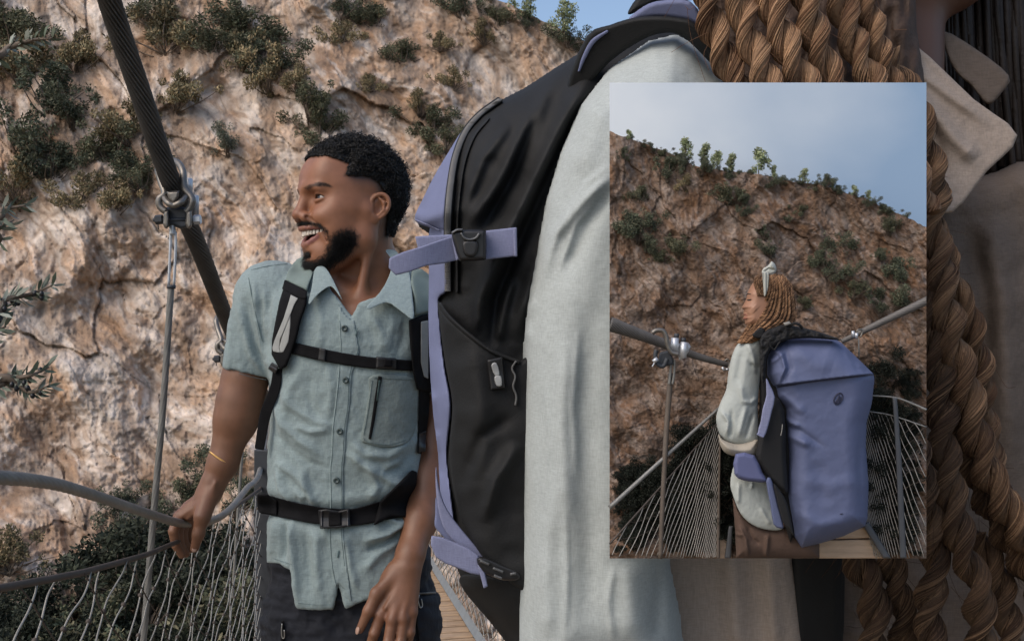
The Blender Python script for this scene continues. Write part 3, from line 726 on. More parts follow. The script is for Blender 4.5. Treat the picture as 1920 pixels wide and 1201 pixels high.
def ptr(sv, z):
    d = np.interp(sv, sr, dr); return np.stack([np.interp(d, dr, xr), d, z], -1)
for nm, sg, rr, mm, sp in (('wire', -1, 0.0030, M_net, 0.10), ('cross_wire', 1, 0.0022, M_net, 0.13)):
    L_ = []
    for k in range(-26, 84):
        z = np.linspace(0.02, 1.04, 60); sv = k*sp+sg*1.5*z+0.018*np.sin(z*38+k)
        m = (sv > 0) & (sv < sr[-1])
        if m.sum() > 4: L_.append(curve(ptr(sv[m], z[m]), 60))
    obj(nm, tubes(np.array(L_), rr, 5), mm, rn)
obj('edge_rope', tubes(np.stack([xr, dr, np.full(100, 1.04)], -1), 0.005, 6), M_rope, rn)
post = thing('bridge_post', 'dark steel post at the bend of the left handrail, by the hip of the man', 'post', (float(rail_x(2.87)), 2.87, 0))
obj('upright', join([rbox((float(rail_x(2.87))+.012, 2.87, 0.53), (0.05, 0.03, 1.10), 0.004), rbox((float(rail_x(2.87))-.012, 2.89, 0.53), (0.012, 0.07, 1.10), 0.003)]), M_darksteel, post, smooth=False)
obj('gusset', plate([(487, 884), (513, 886), (514, 960), (487, 935)], 2.86, 0.004, 2, 2), M_darksteel, post)
obj('rope_eye', tpx([(476, 928, 2.84), (484, 920, 2.84), (490, 918, 2.84)], 3, 2.84), M_galv, post)
# deck: planks across the walkway, edge bars
pl = []
for i in range(150):
    d = 0.35+i*0.085; xl = float(rail_x(d))
    dx = float(rail_x(d+.04)-rail_x(d-.04))/0.08; a = math.atan(dx); R = np.array([[math.cos(a), math.sin(a), 0], [-math.sin(a), math.cos(a), 0], [0, 0, 1]])
    pl.append(rbox((xl+0.475, d, -0.02+0.003*rnd.random()), (0.93, 0.064, 0.035), 0.006, R, 1))
kind(obj('bridge_deck', join(pl), M_wood, smooth=False))
db = np.linspace(0.8, 11, 80)
for off, lab in ((0.0, 'steel edge bar along the left side of the deck, below the left net'), (0.95, 'grey steel edge bar beside the planks, low between the man and the near backpack')):
    tag(obj('edge_bar', tubes(np.stack([rail_x(db)+off, db, np.full(80, 0.03)], -1), 0.035, 4, flat=0.6), mat('edge_steel', (0.23, 0.25, 0.26), 0.5, 0.15, 20, metal=0.3), smooth=False), lab, 'edge bar', 'edge bars of the bridge deck')

# olive tree outside the left edge of the frame, its twigs reach in
ol = thing('olive_tree', 'olive tree whose grey green fruiting twigs reach in at the left edge', 'tree', (-1.15, 1.7, -0.02))
M_ol_leaf = mat('olive_leaf', None, 0.6, 0.1, 40, vc='col', spec=0.4)
M_olive = mat('olive_fruit', (0.012, 0.013, 0.016), 0.35, 0.3, 60)
trunk = curve([[-1.15, 1.7, -1.2], [-1.17, 1.72, 0.6], [-1.12, 1.68, 1.6], [-1.1, 1.66, 2.2]], 20)
obj('trunk', tubes(trunk, np.linspace(0.06, 0.025, 20), 9), M_bark, ol)
def twig(pts, d, seed, nfruit, base, nl=34, ls=30):
    g = np.random.default_rng(seed); c = curve([base]+[P(x, y, d+g.normal()*0.01) for (x, y) in pts], 40)
    b = obj('branch', tubes(c, np.linspace(0.008, 0.0012, 40), 5), M_bark, ol)
    Vs, Fs, Cs, o = [], [], [], 0; fr = []
    px_ = KPX*d
    t0 = 10
    for i in range(nl):
        k = int(g.integers(t0, 40)); p = c[k]; tdir = c[min(k+1, 39)]-c[max(k-1, 0)]; tdir = tdir/np.linalg.norm(tdir)
        sd = g.normal(size=3); sd[1] *= 0.6; sd -= tdir*(sd@tdir); sd /= np.linalg.norm(sd)
        a = tdir*0.8+sd*0.75; a /= np.linalg.norm(a); L = ls*px_*(0.7+0.6*g.random()); nrm = np.cross(a, g.normal(size=3)); nrm /= np.linalg.norm(nrm); wv = np.cross(nrm, a)*L*0.11
        bend = nrm*L*0.12
        q = np.array([p, p+a*L*.3+wv*.8+bend*.5, p+a*L*.3-wv*.8+bend*.5, p+a*L*.65+wv+bend*.7, p+a*L*.65-wv+bend*.7, p+a*L])
        Vs.append(q); Fs.append(np.array([[0, 1, 2, 2], [1, 3, 4, 2], [3, 5, 4, 4]])+o); o += 6
        col = np.array([[0.17, 0.20, 0.15], [0.24, 0.26, 0.215], [0.11, 0.14, 0.095]])[g.integers(0, 3)]*(0.8+0.4*g.random()); Cs.append(np.repeat(col[None], 6, 0))
    obj('leaves', (np.concatenate(Vs), np.concatenate(Fs)), M_ol_leaf, b, attrs={'col': np.concatenate(Cs)})
    for i in range(nfruit):
        k = int(g.integers(14, 38)); s = g.normal(size=3)*6*px_; s[2] -= 5*px_
        fr.append(sphere(c[k]+s, np.array([4.6, 4.6, 5.8])*px_, 10, 7))
    if fr: obj('olive', join(fr), M_olive, b)
bs = np.array([-1.12, 1.68, 1.6])
twig([(-40, 105), (20, 88), (60, 76), (98, 72)], 1.45, 1, 0, bs+[0, 0, .35], 44, 30)
twig([(-30, 398), (5, 392), (48, 385)], 1.45, 2, 0, bs+[0, 0, .15], 26, 30)
twig([(-30, 440), (-5, 430), (26, 412)], 1.47, 3, 0, bs+[0, 0, .12], 26, 32)
twig([(-40, 585), (10, 562), (55, 552), (98, 535)], 1.45, 4, 15, bs+[0, 0, -.05], 70, 30)
twig([(-50, 640), (-20, 625), (12, 612)], 1.46, 5, 2, bs+[0, 0, -.1], 26, 30)
twig([(-40, 720), (20, 708), (55, 704), (92, 688)], 1.45, 6, 10, bs+[0, 0, -.2], 52, 30)
twig([(15, 708), (35, 722), (60, 735), (92, 722)], 1.45, 7, 7, P(-20, 714, 1.45), 30, 26)
# ------------------------------------------------------------------ the man
M_skin = mat('skin', None, 0.46, 0.17, 38, bump=0.22, bscale=520, vc='col', spec=0.45)
M_hair = mat('black_hair', (0.008, 0.0075, 0.007), 0.5, 0.3, 60, spec=0.4)
M_shirt = mat('linen_shirt', (0.245, 0.31, 0.315), 0.9, 0.10, 14, bump=0.35, bscale=110, weave=0.35, wscale=700, spec=0.2, sheen=0.15)
M_shirt2 = mat('linen_pocket', (0.20, 0.245, 0.24), 0.9, 0.12, 18, bump=0.35, bscale=120, weave=0.35, wscale=700, spec=0.2)
M_button = mat('button', (0.05, 0.075, 0.075), 0.4, 0.2, 100)
M_thread = mat('seam_thread', (0.10, 0.15, 0.155), 0.9, 0.2, 100)
M_web = mat('black_webbing', (0.008, 0.008, 0.009), 0.85, 0.25, 60, bump=0.3, bscale=700, spec=0.12)
M_plast = mat('black_plastic', (0.012, 0.012, 0.013), 0.42, 0.2, 60)
M_pad = mat('grey_green_pad', (0.165, 0.215, 0.20), 0.85, 0.10, 30, bump=0.2, bscale=900)
M_greyweb = mat('grey_webbing', (0.30, 0.31, 0.30), 0.8, 0.12, 60, bump=0.3, bscale=900)
M_trouser = mat('navy_trousers', (0.0075, 0.0095, 0.016), 0.85, 0.25, 20, bump=0.3, bscale=60)
M_tooth = mat('teeth', (0.70, 0.62, 0.52), 0.3, 0.05, 30)
M_eye = mat('eye', None, 0.12, 0.0, 30, vc='col', spec=0.6)
M_gold = mat('gold', (0.75, 0.48, 0.18), 0.3, 0.1, 50, metal=1.0)
M_zip = mat('zip_metal', (0.45, 0.45, 0.43), 0.35, 0.1, 50, metal=0.8)

DM = 1.87
PSI = math.radians(59); PIT = math.radians(7)
Fv = np.array([-math.sin(PSI), -math.cos(PSI), 0.0]); Uv = np.array([0, 0, 1.0]); Lv = np.cross(Uv, Fv)
Fp = Fv*math.cos(PIT)+Uv*math.sin(PIT); Up = Uv*math.cos(PIT)-Fv*math.sin(PIT)
HM = np.stack([Fp, Lv, Up], 1)                      # columns: head axes in the world
ear_w = P(698, 391, 1.808)
HC = ear_w-HM@np.array([-0.004, 0.073, 0.002])
def h2w(p): return HC+np.asarray(p, float)/1000@HM.T
def w2h(p): return (np.asarray(p, float)-HC)@HM*1000

H = Vol((-122, -92, -225), (134, 92, 142), 1.5)
def both(fn):
    for s in (1, -1): fn(s)
# neck and upper chest first
nb = w2h(P(694, 590, 1.90)); nt_ = np.array([-22, 0, -25.0])
H.cap(nt_, w2h(P(686, 520, 1.895)), 52, 53); H.cap(w2h(P(686, 515, 1.895)), nb, 53, 62, k=20)
H.cap(w2h(P(735, 520, 1.92)), w2h(P(830, 560, 1.92)), 40, 52, k=40)
H.cap(w2h(P(640, 545, 1.91)), w2h(P(530, 560, 1.92)), 36, 45, k=40)
H.ell(w2h(P(675, 655, 1.885)), (130, 130, 118), k=30)
H.cap((-14, 60, -22), w2h(P(672, 575, 1.815)), 9, 8, k=24)                     # neck tendon, near side
H.cap(w2h(P(668, 582, 1.80)), w2h(P(780, 560, 1.84)), 9, 9, k=14)              # collar bone
H.cap((48, 0, -120), w2h(P(655, 560, 1.835)), 16, 12, k=24)                    # throat
# skull and face
H.ell((4, 0, 44), (90, 75, 85), k=18)
H.ell((48, 0, 50), (46, 59, 46), k=20)
both(lambda s: H.ell((66, s*27, 50), (37, 34, 50), k=18)); H.ell((66, 0, 48), (37, 30, 48), k=24)
both(lambda s: H.cap((100, s*9, 27), (89, s*42, 25), 8.5, 8, k=14))
H.ell((42, 0, -25), (50, 57, 60), k=20)
H.ell((60, 0, -44), (35, 38, 30), k=16); H.ell((46, 0, -80), (38, 38, 26), k=16)
both(lambda s: H.ell((67, s*37, -20), (23, 20, 19), k=16))
both(lambda s: H.cap((58, s*52, -6), (10, s*64, -2), 9, 8, k=26)); both(lambda s: H.ell((30, s*50, -26), (40, 18, 40), k=24)); both(lambda s: H.ell((36, s*47, 24), (30, 20, 32), k=22))
both(lambda s: H.cap((0, s*58, -54), (50, s*26, -100), 16, 17, k=22))
both(lambda s: H.cap((-2, s*62, -5), (0, s*58, -54), 13, 14, k=18))
both(lambda s: H.ell((34, s*50, -52), (34, 16, 30), k=20))
H.ell((56, 0, -104), (22, 26, 18), k=16)
H.ell((38, 0, -84), (46, 44, 26), k=20)
# eye sockets, nose
both(lambda s: H.ell((102, s*33, 10), (15, 18, 9), k=12, mode='sub'))
H.cap((97, 0, 20), (105, 0, -19), 9, 10, k=9)
H.ell((106, 0, -23), (13, 14, 11.5), k=7)
both(lambda s: H.ell((97, s*16, -27), (12, 9, 10), k=6))
both(lambda s: H.ell((104, s*8, -35), (6, 3.6, 5), k=2, mode='sub'))
# lids
EC = [np.array([74.0, s*35.5, 9.5]) for s in (1, -1)]
def eye_arc(s, r, du, a0=-58, a1=66, n=9):
    out = []
    for t in np.linspace(a0, a1, n):
        q = (t-a0)/(a1-a0); out.append((74+r*math.cos(math.radians(t)), s*(35.5+r*math.sin(math.radians(t))), 9.5+du*math.sin(math.pi*min(max(q, 0.02), .98))**0.8-0.5+1.0*q))
    return out
both(lambda s: H.ell((74, s*35.5, 9.5), (15.2, 15.6, 15), k=6))
both(lambda s: H.chain(eye_arc(s, 14.6, 7.9), [2.0, 2.6, 2.9, 3.0, 3.0, 3.0, 2.9, 2.5, 2.0], k=2))
both(lambda s: H.chain(eye_arc(s, 14.6, -6.2), [2.0, 2.6, 2.8, 3.0, 3.0, 3.0, 2.8, 2.5, 2.0], k=3))
for rr0 in (14.5, 17.5): both(lambda s: H.chain(eye_arc(s, rr0, 0.8, -54, 60), [1.0, 2.4, 3.2, 3.6, 3.8, 3.7, 3.3, 2.6, 1.3], k=0.6, mode='sub'))
both(lambda s: H.cap((66, s*58, 9), (54, s*63, 13), 1.6, 1.2, k=3, mode='sub')); both(lambda s: H.cap((66, s*58, 5), (54, s*63, 3), 1.6, 1.2, k=3, mode='sub'))
# smile: cheek fold, mouth
both(lambda s: H.ell((71, s*41, -24), (20, 16, 15), k=12))
both(lambda s: H.chain([(99, s*22, -27), (92, s*32, -33), (82, s*42, -42), (72, s*48, -54), (64, s*49, -66)], [2.2, 3.2, 3.4, 3.0, 2.0], k=5, mode='sub'))
def mouth_arc(fc, uc, wl, fcor, ucor, n=9, pw=2.0):
    t = np.linspace(-1, 1, n); return [(fc-(fc-fcor)*abs(x)**pw, wl*x, uc+(ucor-uc)*abs(x)**1.7) for x in t]
UPL = mouth_arc(98, -46, 41, 65, -42, pw=2.2); LOL = mouth_arc(87, -77, 40, 64, -46, pw=2.3)
for i in range(8):
    a = (np.array(UPL[i])+np.array(UPL[i+1]))/2; b = (np.array(LOL[i])+np.array(LOL[i+1]))/2; m_ = (a+b)/2
    H.ell((m_[0]-4, m_[1], m_[2]), (26, 7, max(abs(a[2]-b[2])/2+0.5, 1.5)), k=3, mode='sub')
H.chain(UPL, [2.8, 3.6, 4.2, 4.7, 4.6, 4.7, 4.2, 3.6, 2.8], k=3)
H.chain(LOL, [2.8, 3.8, 5.0, 6.0, 6.4, 6.0, 5.0, 3.8, 2.8], k=3.5)
H.ell((86, 0, -93), (8, 22, 4), k=8, mode='sub')
# ears 
def ear(s):
    def q(f, u, o=0): return (f*0.88-5, s*(72.5+(-f)*0.30+o), u*0.84+5)
    H.ell(q(-14, 3, -1), (15, 3.6, 21), k=3, R=[[0.95, -s*0.32, 0], [s*0.32, 0.95, 0], [0, 0, 1]])
    H.ell(q(-7, -22, 1), (9, 4.5, 10), k=5)
    H.ell(q(-9, -1, 5), (9, 6, 13), k=4, mode='sub')
    cc_ = curve([q(2, 3, 1), q(4, 16, 3), q(-4, 27, 4), q(-16, 29.5, 4.5), q(-26, 21, 4.5), q(-29, 6, 4), q(-24, -10, 3), q(-15, -22, 2)], 22); H.chain(list(cc_), list(np.interp(np.linspace(0, 1, 22), [0, .5, 1], [2.8, 3.6, 3.0])), k=2.0)
    H.chain([q(-9, 21, 3.5), q(-19, 12, 4.5), q(-20, -4, 4), q(-12, -15, 3)], [2, 2.8, 2.8, 2.4], k=3)
    H.cap(q(4, 2, 1), q(2, -8, 1), 3.6, 3.4, k=4)
both(ear)
HV, HF = H.mesh(); HV = relax(HV, HF, 1, 0.35)
hw = h2w(HV)
def mirror_px(V):
    """pixel position of the near-side twin of each head vertex"""
    Q = V.copy(); Q[:, 1] = np.abs(Q[:, 1]); return PX(h2w(Q))
mx_, my_ = mirror_px(HV)
def zp(L): return [(500+a/3.753, 220+b/3.753) for a, b in L]
BEARD = zp([(225, 985), (262, 985), (335, 995), (400, 965), (428, 905), (435, 850), (470, 805), (520, 778), (600, 765), (655, 830), (650, 895), (575, 985), (480, 1050), (400, 1095), (330, 1130), (225, 1130)])
SOUL = zp([(262, 948), (300, 944), (318, 990), (262, 1000)])
STACHE = zp([(215, 735), (300, 728), (380, 748), (432, 792), (434, 850), (415, 800), (375, 768), (300, 756), (215, 766)])
HAIRP = zp([(180, 60), (230, 240), (300, 284), (420, 272), (575, 328), (562, 375), (545, 412), (640, 415), (730, 425), (780, 455), (815, 520), (838, 600), (845, 700), (838, 760), (835, 830), (880, 840), (1100, 840), (1100, 60)])
FADE = zp([(545, 412), (640, 415), (730, 425), (780, 455), (815, 520), (840, 610), (800, 545), (740, 520), (700, 560), (670, 570), (640, 500), (560, 450)])
BROW = zp([(262, 497), (300, 474), (360, 457), (420, 462), (458, 490), (400, 482), (340, 487), (290, 503)])
SK = np.array([0.275, 0.120, 0.064])
col = np.repeat(SK[None], len(HV), 0)
isf = HV[:, 0] > -200
def soft(poly, w): return np.clip(poly_sd(poly, mx_, my_)/w+0.5, 0, 1)[:, None]
lateral = (np.abs(HV[:, 1]) > 0)
fr = (HV[:, 0] > 35)[:, None]*1.0
red = np.exp(-(((HV-np.array([110, 0, -24]))/np.array([14, 16, 14]))**2).sum(1))[:, None]
col = col*(1-0.35*red)+np.array([0.26, 0.10, 0.06])*0.35*red
ck = np.exp(-(((np.abs(HV)*[1, 1, 0]+HV*[0, 0, 1]-np.array([74, 42, -20]))/np.array([18, 16, 16]))**2).sum(1))[:, None]
col = col*(1-0.3*ck)+np.array([0.29, 0.135, 0.075])*0.3*ck
lipm = np.zeros(len(HV))
for L_, r_ in ((UPL, 5.6), (LOL, 7.4)):
    for i in range(8):
        a, b = np.array(L_[i]), np.array(L_[i+1]); ba = b-a; t = np.clip(((HV-a)@ba)/(ba@ba), 0, 1); d = np.linalg.norm(HV-a-t[:, None]*ba, axis=1); lipm = np.maximum(lipm, np.clip((r_-d)/1.5, 0, 1))
col = col*(1-lipm[:, None])+np.array([0.24, 0.095, 0.08])*lipm[:, None]
mi = ((HV[:, 0] > 60) & (HV[:, 0] < 97) & (np.abs(HV[:, 1]) < 28) & (HV[:, 2] > -82) & (HV[:, 2] < -42) & (lipm < 0.4))
lash = np.zeros(len(HV))
for sg in (1, -1):
    for du, wt in ((4.6, 0.95), (-3.4, .6)):
        Lp = [np.array(q_) for q_ in eye_arc(sg, 15.5, du, -56, 64)]
        for a, b in zip(Lp[:-1], Lp[1:]):
            ba = b-a; t = np.clip(((HV-a)@ba)/(ba@ba), 0, 1); d = np.linalg.norm(HV-a-t[:, None]*ba, axis=1); lash = np.maximum(lash, np.clip((3.0-d)/1.5, 0, 1)*wt)
col = col*(1-lash[:, None])+np.array([0.02, 0.012, 0.01])*lash[:, None]
arcd = np.interp(np.abs(HV[:, 1]), [0, 10, 20, 30], [92, 90, 86, 77]); mi &= HV[:, 0] < arcd-4
col[mi] = (0.05, 0.012, 0.012)
stub = np.array([0.022, 0.015, 0.012])
bm_ = np.maximum(np.clip(poly_sd(BEARD, mx_, my_)/17+0.28, 0, 1)**1.15, np.clip(poly_sd(SOUL, mx_, my_)/5+0.3, 0, 0.8))[:, None]*((HV[:, 0] > 8) & (HV[:, 2] < -20))[:, None]; st_ = np.clip(poly_sd(STACHE, mx_, my_)/5+0.4, 0, 1)[:, None]*(HV[:, 0] > 60)[:, None]*(1-lipm[:, None])
bm_ = bm_*(1-lipm[:, None])
col = col*(1-0.72*bm_)+stub*0.72*bm_; col = col*(1-0.7*st_)+stub*0.7*st_
hm_ = np.clip(poly_sd(HAIRP, mx_, my_)/7+0.5, 0, 1)*(HV[:, 2] > -75)*(1-((HV[:, 0] > 60) & (HV[:, 2] < 30)))*(1-((np.abs(HV[:, 1]) > 71)&(HV[:, 0] > -40)&(HV[:, 2] < 40)))
scalp = hm_[:, None]
col = col*(1-0.93*scalp)+stub*0.5*0.93*scalp
fd = (np.exp(-np.clip(-poly_sd(HAIRP, mx_, my_)-2, 0, 99)/11.0)*np.clip((my_-318)/14, 0, 1))[:, None]*(np.abs(HV[:, 1]) > 40)[:, None]*(np.abs(HV[:, 1]) < 78)[:, None]*np.clip((58-HV[:, 0])/22, 0, 1)[:, None]
col = col*(1-0.85*fd)+stub*1.2*0.85*fd
bw = soft(BROW, 4)*(HV[:, 0] > 50)[:, None]
col = col*(1-0.75*bw)+stub*0.75*bw

# arms and hands, in world millimetres
def W(px, py, d): return P(px, py, d)*1000
# right arm (left in the photo), hand on the rope
A1 = Vol(W(290, 1075, 1.93)-[0, 160, 0], W(520, 560, 1.93)+[0, 90, 0], 2.2)
A1.cap(W(492, 560, 1.90), W(452, 745, 1.885), 52, 40); A1.chain([W(458, 715, 1.885), W(440, 790, 1.875), W(418, 868, 1.862), W(393, 922, 1.852)], [40.5, 36, 27, 21.5], k=14)
A1.ell(W(446, 770, 1.875), (36, 36, 52), k=20)
A1.cap(W(400, 905, 1.852), W(391, 928, 1.85), 22, 21, k=8)
A1.cap(W(391, 925, 1.85), W(372, 950, 1.848), 20, 17, k=10)
kn1 = [W(336, 966, 1.835), W(341, 970, 1.85), W(348, 974, 1.866), W(358, 978, 1.88)]
for k_ in kn1: A1.cap(W(382, 940, 1.85), k_, 15, 10.5, k=9)
A1.ell(W(363, 955, 1.852), (22, 26, 20), k=9)
fing1 = [([kn1[0], W(325, 995, 1.822), W(330, 1021, 1.828), W(341, 1040, 1.836)], [10.5, 9.2, 8.4, 6.8]),
         ([kn1[1], W(334, 998, 1.838), W(338, 1022, 1.842), W(349, 1038, 1.85)], [10.3, 9.2, 8.2, 6.8]),
         ([kn1[2], W(343, 1000, 1.856), W(347, 1020, 1.860), W(357, 1030, 1.865)], [10, 8.8, 7.8, 6.5]),
         ([kn1[3], W(355, 998, 1.878), W(359, 1014, 1.88), W(364, 1022, 1.88)], [9, 7.8, 7, 6])]
for p_, r_ in fing1: A1.chain(p_, r_, k=2.0)
A1.chain([W(388, 938, 1.835), W(379, 968, 1.815), W(372, 1000, 1.812), W(365, 1027, 1.818)], [17, 13.5, 10.2, 8], k=8)
A1.cap(W(395, 925, 1.835), W(381, 965, 1.82), 12, 11, k=10)
for (a, b) in (((392, 935), (352, 972)), ((388, 932), (341, 967))): A1.cap(W(a[0], a[1], 1.829), W(b[0], b[1], 1.826), 2.6, 2.2, k=8)
A1.cap(W(404, 905, 1.83), W(385, 950, 1.826), 2.4, 2, k=7)
V1, F1 = A1.mesh(); V1 = relax(V1, F1, 1, 0.4)
# left arm (right in the photo), hanging hand with its back to the camera
A2 = Vol(W(655, 1275, 1.80)-[0, 170, 0], W(880, 560, 1.93)+[0, 80, 0], 2.2)
A2.cap(W(835, 570, 1.93), W(814, 840, 1.90), 50, 38); A2.chain([W(814, 825, 1.90), W(803, 905, 1.865), W(787, 975, 1.81), W(769, 1040, 1.765), W(763, 1062, 1.755)], [37, 36, 31, 24, 23], k=14)
A2.ell(W(800, 920, 1.86), (33, 34, 55), k=18)
kn2 = [W(714, 1152, 1.722), W(736, 1160, 1.714), W(757, 1158, 1.718), W(772, 1146, 1.728)]
for k_, b_ in zip(kn2, (W(742, 1066, 1.752), W(754, 1068, 1.748), W(764, 1068, 1.748), W(773, 1066, 1.752))): A2.cap(b_, k_, 15.5, 10.5, k=9)
A2.ell(W(744, 1104, 1.745), (33, 15, 44), k=10)
fing2 = [([kn2[0], W(702, 1186, 1.714), W(690, 1222, 1.722), W(684, 1248, 1.732)], [10.8, 9.4, 8.2, 6.6]),
         ([kn2[1], W(728, 1204, 1.704), W(719, 1242, 1.712), W(714, 1268, 1.722)], [10.6, 9.4, 8.2, 6.6]),
         ([kn2[2], W(751, 1203, 1.708), W(744, 1238, 1.716), W(740, 1262, 1.726)], [10.2, 9.0, 8.0, 6.4]),
         ([kn2[3], W(769, 1184, 1.720), W(764, 1212, 1.730), W(760, 1232, 1.740)], [9.6, 8.2, 7.2, 6.0])]
for p_, r_ in fing2: A2.chain(p_, r_, k=1.8)
for k_ in kn2: A2.ell(k_-np.array([0, 2.5, 0]), (9.6, 10.2, 10.5), k=5)
for p_, r_ in fing2: A2.ell(p_[1]-np.array([0, 2, 0]), (8.8, 9.6, 9), k=3)
A2.chain([W(738, 1080, 1.742), W(706, 1112, 1.722), W(691, 1144, 1.713), W(675, 1179, 1.712)], [14, 11, 9.2, 7.2], k=6)
for (a, b, r_) in (((768, 1085), (741, 1148), 1.5), ((771, 1090), (757, 1148), 1.4), ((758, 1085), (722, 1140), 1.4)): A2.cap(W(a[0], a[1], 1.737), W(b[0], b[1], 1.712), r_*0.6, r_, k=9)
V2, F2 = A2.mesh(); V2 = relax(V2, F2, 1, 0.4)
ac = []
for V_, knl in ((V1, kn1), (V2, kn2)):
    c = np.repeat(np.array([[0.195, 0.092, 0.052]]), len(V_), 0)
    for k_ in knl:
        e = np.exp(-(np.linalg.norm(V_-k_, axis=1)/16)**2)[:, None]*0.35; c = c*(1-e)+np.array([0.17, 0.07, 0.045])*e
    ac.append(c)
Vb, Fb = join([(hw, HF), (V1/1000, F1), (V2/1000, F2)])
man = obj('person', (Vb, Fb), M_skin, attrs={'col': np.concatenate([col, ac[0], ac[1]])}, origin=P(660, 1201, DM)*[1, 1, 0])
tag(man, 'laughing bearded man in a grey green short sleeved shirt, holding the handrail rope', 'person')

# finger nails
def nail(c, nrm, along, w_, l_):
    nrm = np.array(nrm, float)/np.linalg.norm(nrm); al = np.array(along, float); al -= nrm*(al@nrm); al /= np.linalg.norm(al); sd = np.cross(nrm, al)
    R = np.stack([sd, nrm, al], 1); return sphere(c, (w_, 1.2, l_), 10, 6, R)
tt = W(680, 1176, 1.785)
tt = W(676, 1176, 1.712)
N1 = nail(tt+np.array([-4.5, -6.0, -3]), (-0.75, -0.75, 0.1), W(679, 1179, 1.715)-W(696, 1140, 1.71), 5.2, 7.2)
N2 = nail(W(365, 1025, 1.818)+np.array([1.5, -7.0, -2]), (0.2, -1, 0), (-.2, 0, -1), 4.4, 5.8)
Nv, Nf = join([N1, N2]); obj('nail', (Nv/1000, Nf), mat('nail', (0.42, 0.27, 0.21), 0.3, 0.05, 30), man)

# eyes, teeth, brows
for c in EC:
    V, F = sphere((0, 0, 0), 14.0, 36, 26, R=[[0, 0, 1], [1, 0, 0], [0, 1, 0]])
    g = np.array([0.985, 0.0, -0.05]); g = g+np.array([0, 0.12, 0]); g /= np.linalg.norm(g)
    cs = V@g/14.0; cc = np.repeat(np.array([[0.42, 0.37, 0.33]]), len(V), 0); cc[cs > 0.885] = (0.022, 0.010, 0.006); cc[cs > 0.975] = (0.004, 0.004, 0.004)
    obj('eye', (h2w(V+c), F), M_eye, man, attrs={'col': cc})
tv = []
for i in range(-7, 7):
    x = (i+0.5)*5.2; f = np.interp(abs(x), [0, 8, 16, 26, 36], [93, 91.5, 87.5, 80, 70]); ang = math.atan2(abs(x)*0.045*10, 10)*(1 if x > 0 else -1)
    hh = 11.0 if abs(i+.5) < 1 else (10 if abs(i+.5) < 3 else 8.5)
    u = np.interp(abs(x), [0, 26, 36], [-56, -51.5, -47])
    R = np.array([[math.cos(ang), -math.sin(ang), 0], [math.sin(ang), math.cos(ang), 0], [0, 0, 1]])
    tv.append(rbox((f, x, u), (5, 5.4, hh), 1.3, R))
for i in range(-4, 4):
    x = (i+0.5)*4.4; f = np.interp(abs(x), [0, 8, 18], [79, 77, 71]); ang = math.atan2(abs(x)*0.45, 10)*(1 if x > 0 else -1)
    R = np.array([[math.cos(ang), -math.sin(ang), 0], [math.sin(ang), math.cos(ang), 0], [0, 0, 1]])
    tv.append(rbox((f, x, np.interp(abs(x), [0, 18], [-76, -66])), (4, 4.4, 6), 1.4, R))
tV, tF = join(tv); obj('teeth', (h2w(tV), tF), M_tooth, man)
HN = vnormals(HV, HF)
def strands(mask, n, L, r0, lean, curl=0.25, seed=1, taper=True, seg=4, spread=0.35, pr=None):
    g = np.random.default_rng(seed); ids = np.where(mask)[0]; k = ids[g.integers(0, len(ids), n)] if pr is None else g.choice(len(HV), n, p=pr/pr.sum())
    p = HV[k]+g.normal(size=(n, 3))*0.6; nn = HN[k]+np.asarray(lean)+g.normal(size=(n, 3))*spread; nn /= np.linalg.norm(nn, axis=1, keepdims=True)
    side = np.cross(nn, g.normal(size=(n, 3))); side /= np.linalg.norm(side, axis=1, keepdims=True)
    Ls = L*(0.6+0.8*g.random(n)); t = np.linspace(0, 1, seg)
    pts = p[:, None]+nn[:, None]*(Ls[:, None]*t[None])[:, :, None]+side[:, None]*(curl*Ls[:, None]*(t[None]**2))[:, :, None]
    V, F = tubes(pts, (r0*(1-0.85*t))[None], 3, caps=False); return h2w(V), F
bmask = (bm_[:, 0] > 0.55); smask = (st_[:, 0] > 0.55)
obj('beard', join([strands(bmask, 9500, 7.5, 0.34, (0.3, 0, -0.9), 0.45, 3, pr=bm_[:, 0]**2), strands(smask, 1100, 4.5, 0.30, (0.3, 0, -1.2), 0.2, 4, seg=3, pr=st_[:, 0]**2)]), M_hair, man)
wmask = (bw[:, 0] > 0.5); obj('eyebrow', strands(wmask, 420, 5, 0.28, (-1.6, 0, -0.1), 0.1, 5, seg=3, spread=0.15)if wmask.any() else sphere((0,0,0),.001), M_hair, man)
# curly hair: a rough cap and thousands of small curls
hk = hm_ > 0.6
sdv = np.clip(poly_sd(HAIRP, mx_, my_), 0, 40)
top = np.clip((HV[:, 2]-55)/60, 0, 1)
thick = np.minimum(3+sdv*0.5, 11+4*top)*(0.85+0.35*vnoise(HV/9.0, 5))
fm = hk[HF].all(1); capV = HV+HN*(thick*0.8)[:, None]; uf = np.unique(HF[fm]); rm = np.full(len(HV), -1); rm[uf] = np.arange(len(uf))
capF = rm[HF[fm]]
g = np.random.default_rng(21); ids = np.where(hk)[0]; n = 8500; k = ids[g.integers(0, len(ids), n)]
t = np.linspace(0, 1, 12); tk = thick[k]
base = HV[k]+HN[k]*(tk*0.45)[:, None]; ax_ = HN[k]*1.0+g.normal(size=(n, 3))*0.6+np.array([0.25, 0, 0.1]); ax_ /= np.linalg.norm(ax_, axis=1, keepdims=True)
e1 = np.cross(ax_, g.normal(size=(n, 3))); e1 /= np.linalg.norm(e1, axis=1, keepdims=True); e2 = np.cross(ax_, e1)
rr = (2.0+2.0*g.random(n))*np.clip(tk/9, 0.4, 1); turns = 1.2+0.9*g.random(n); LL = tk*(0.6+0.75*g.random(n))
an = turns[:, None]*2*np.pi*t[None]+g.random(n)[:, None]*6.28
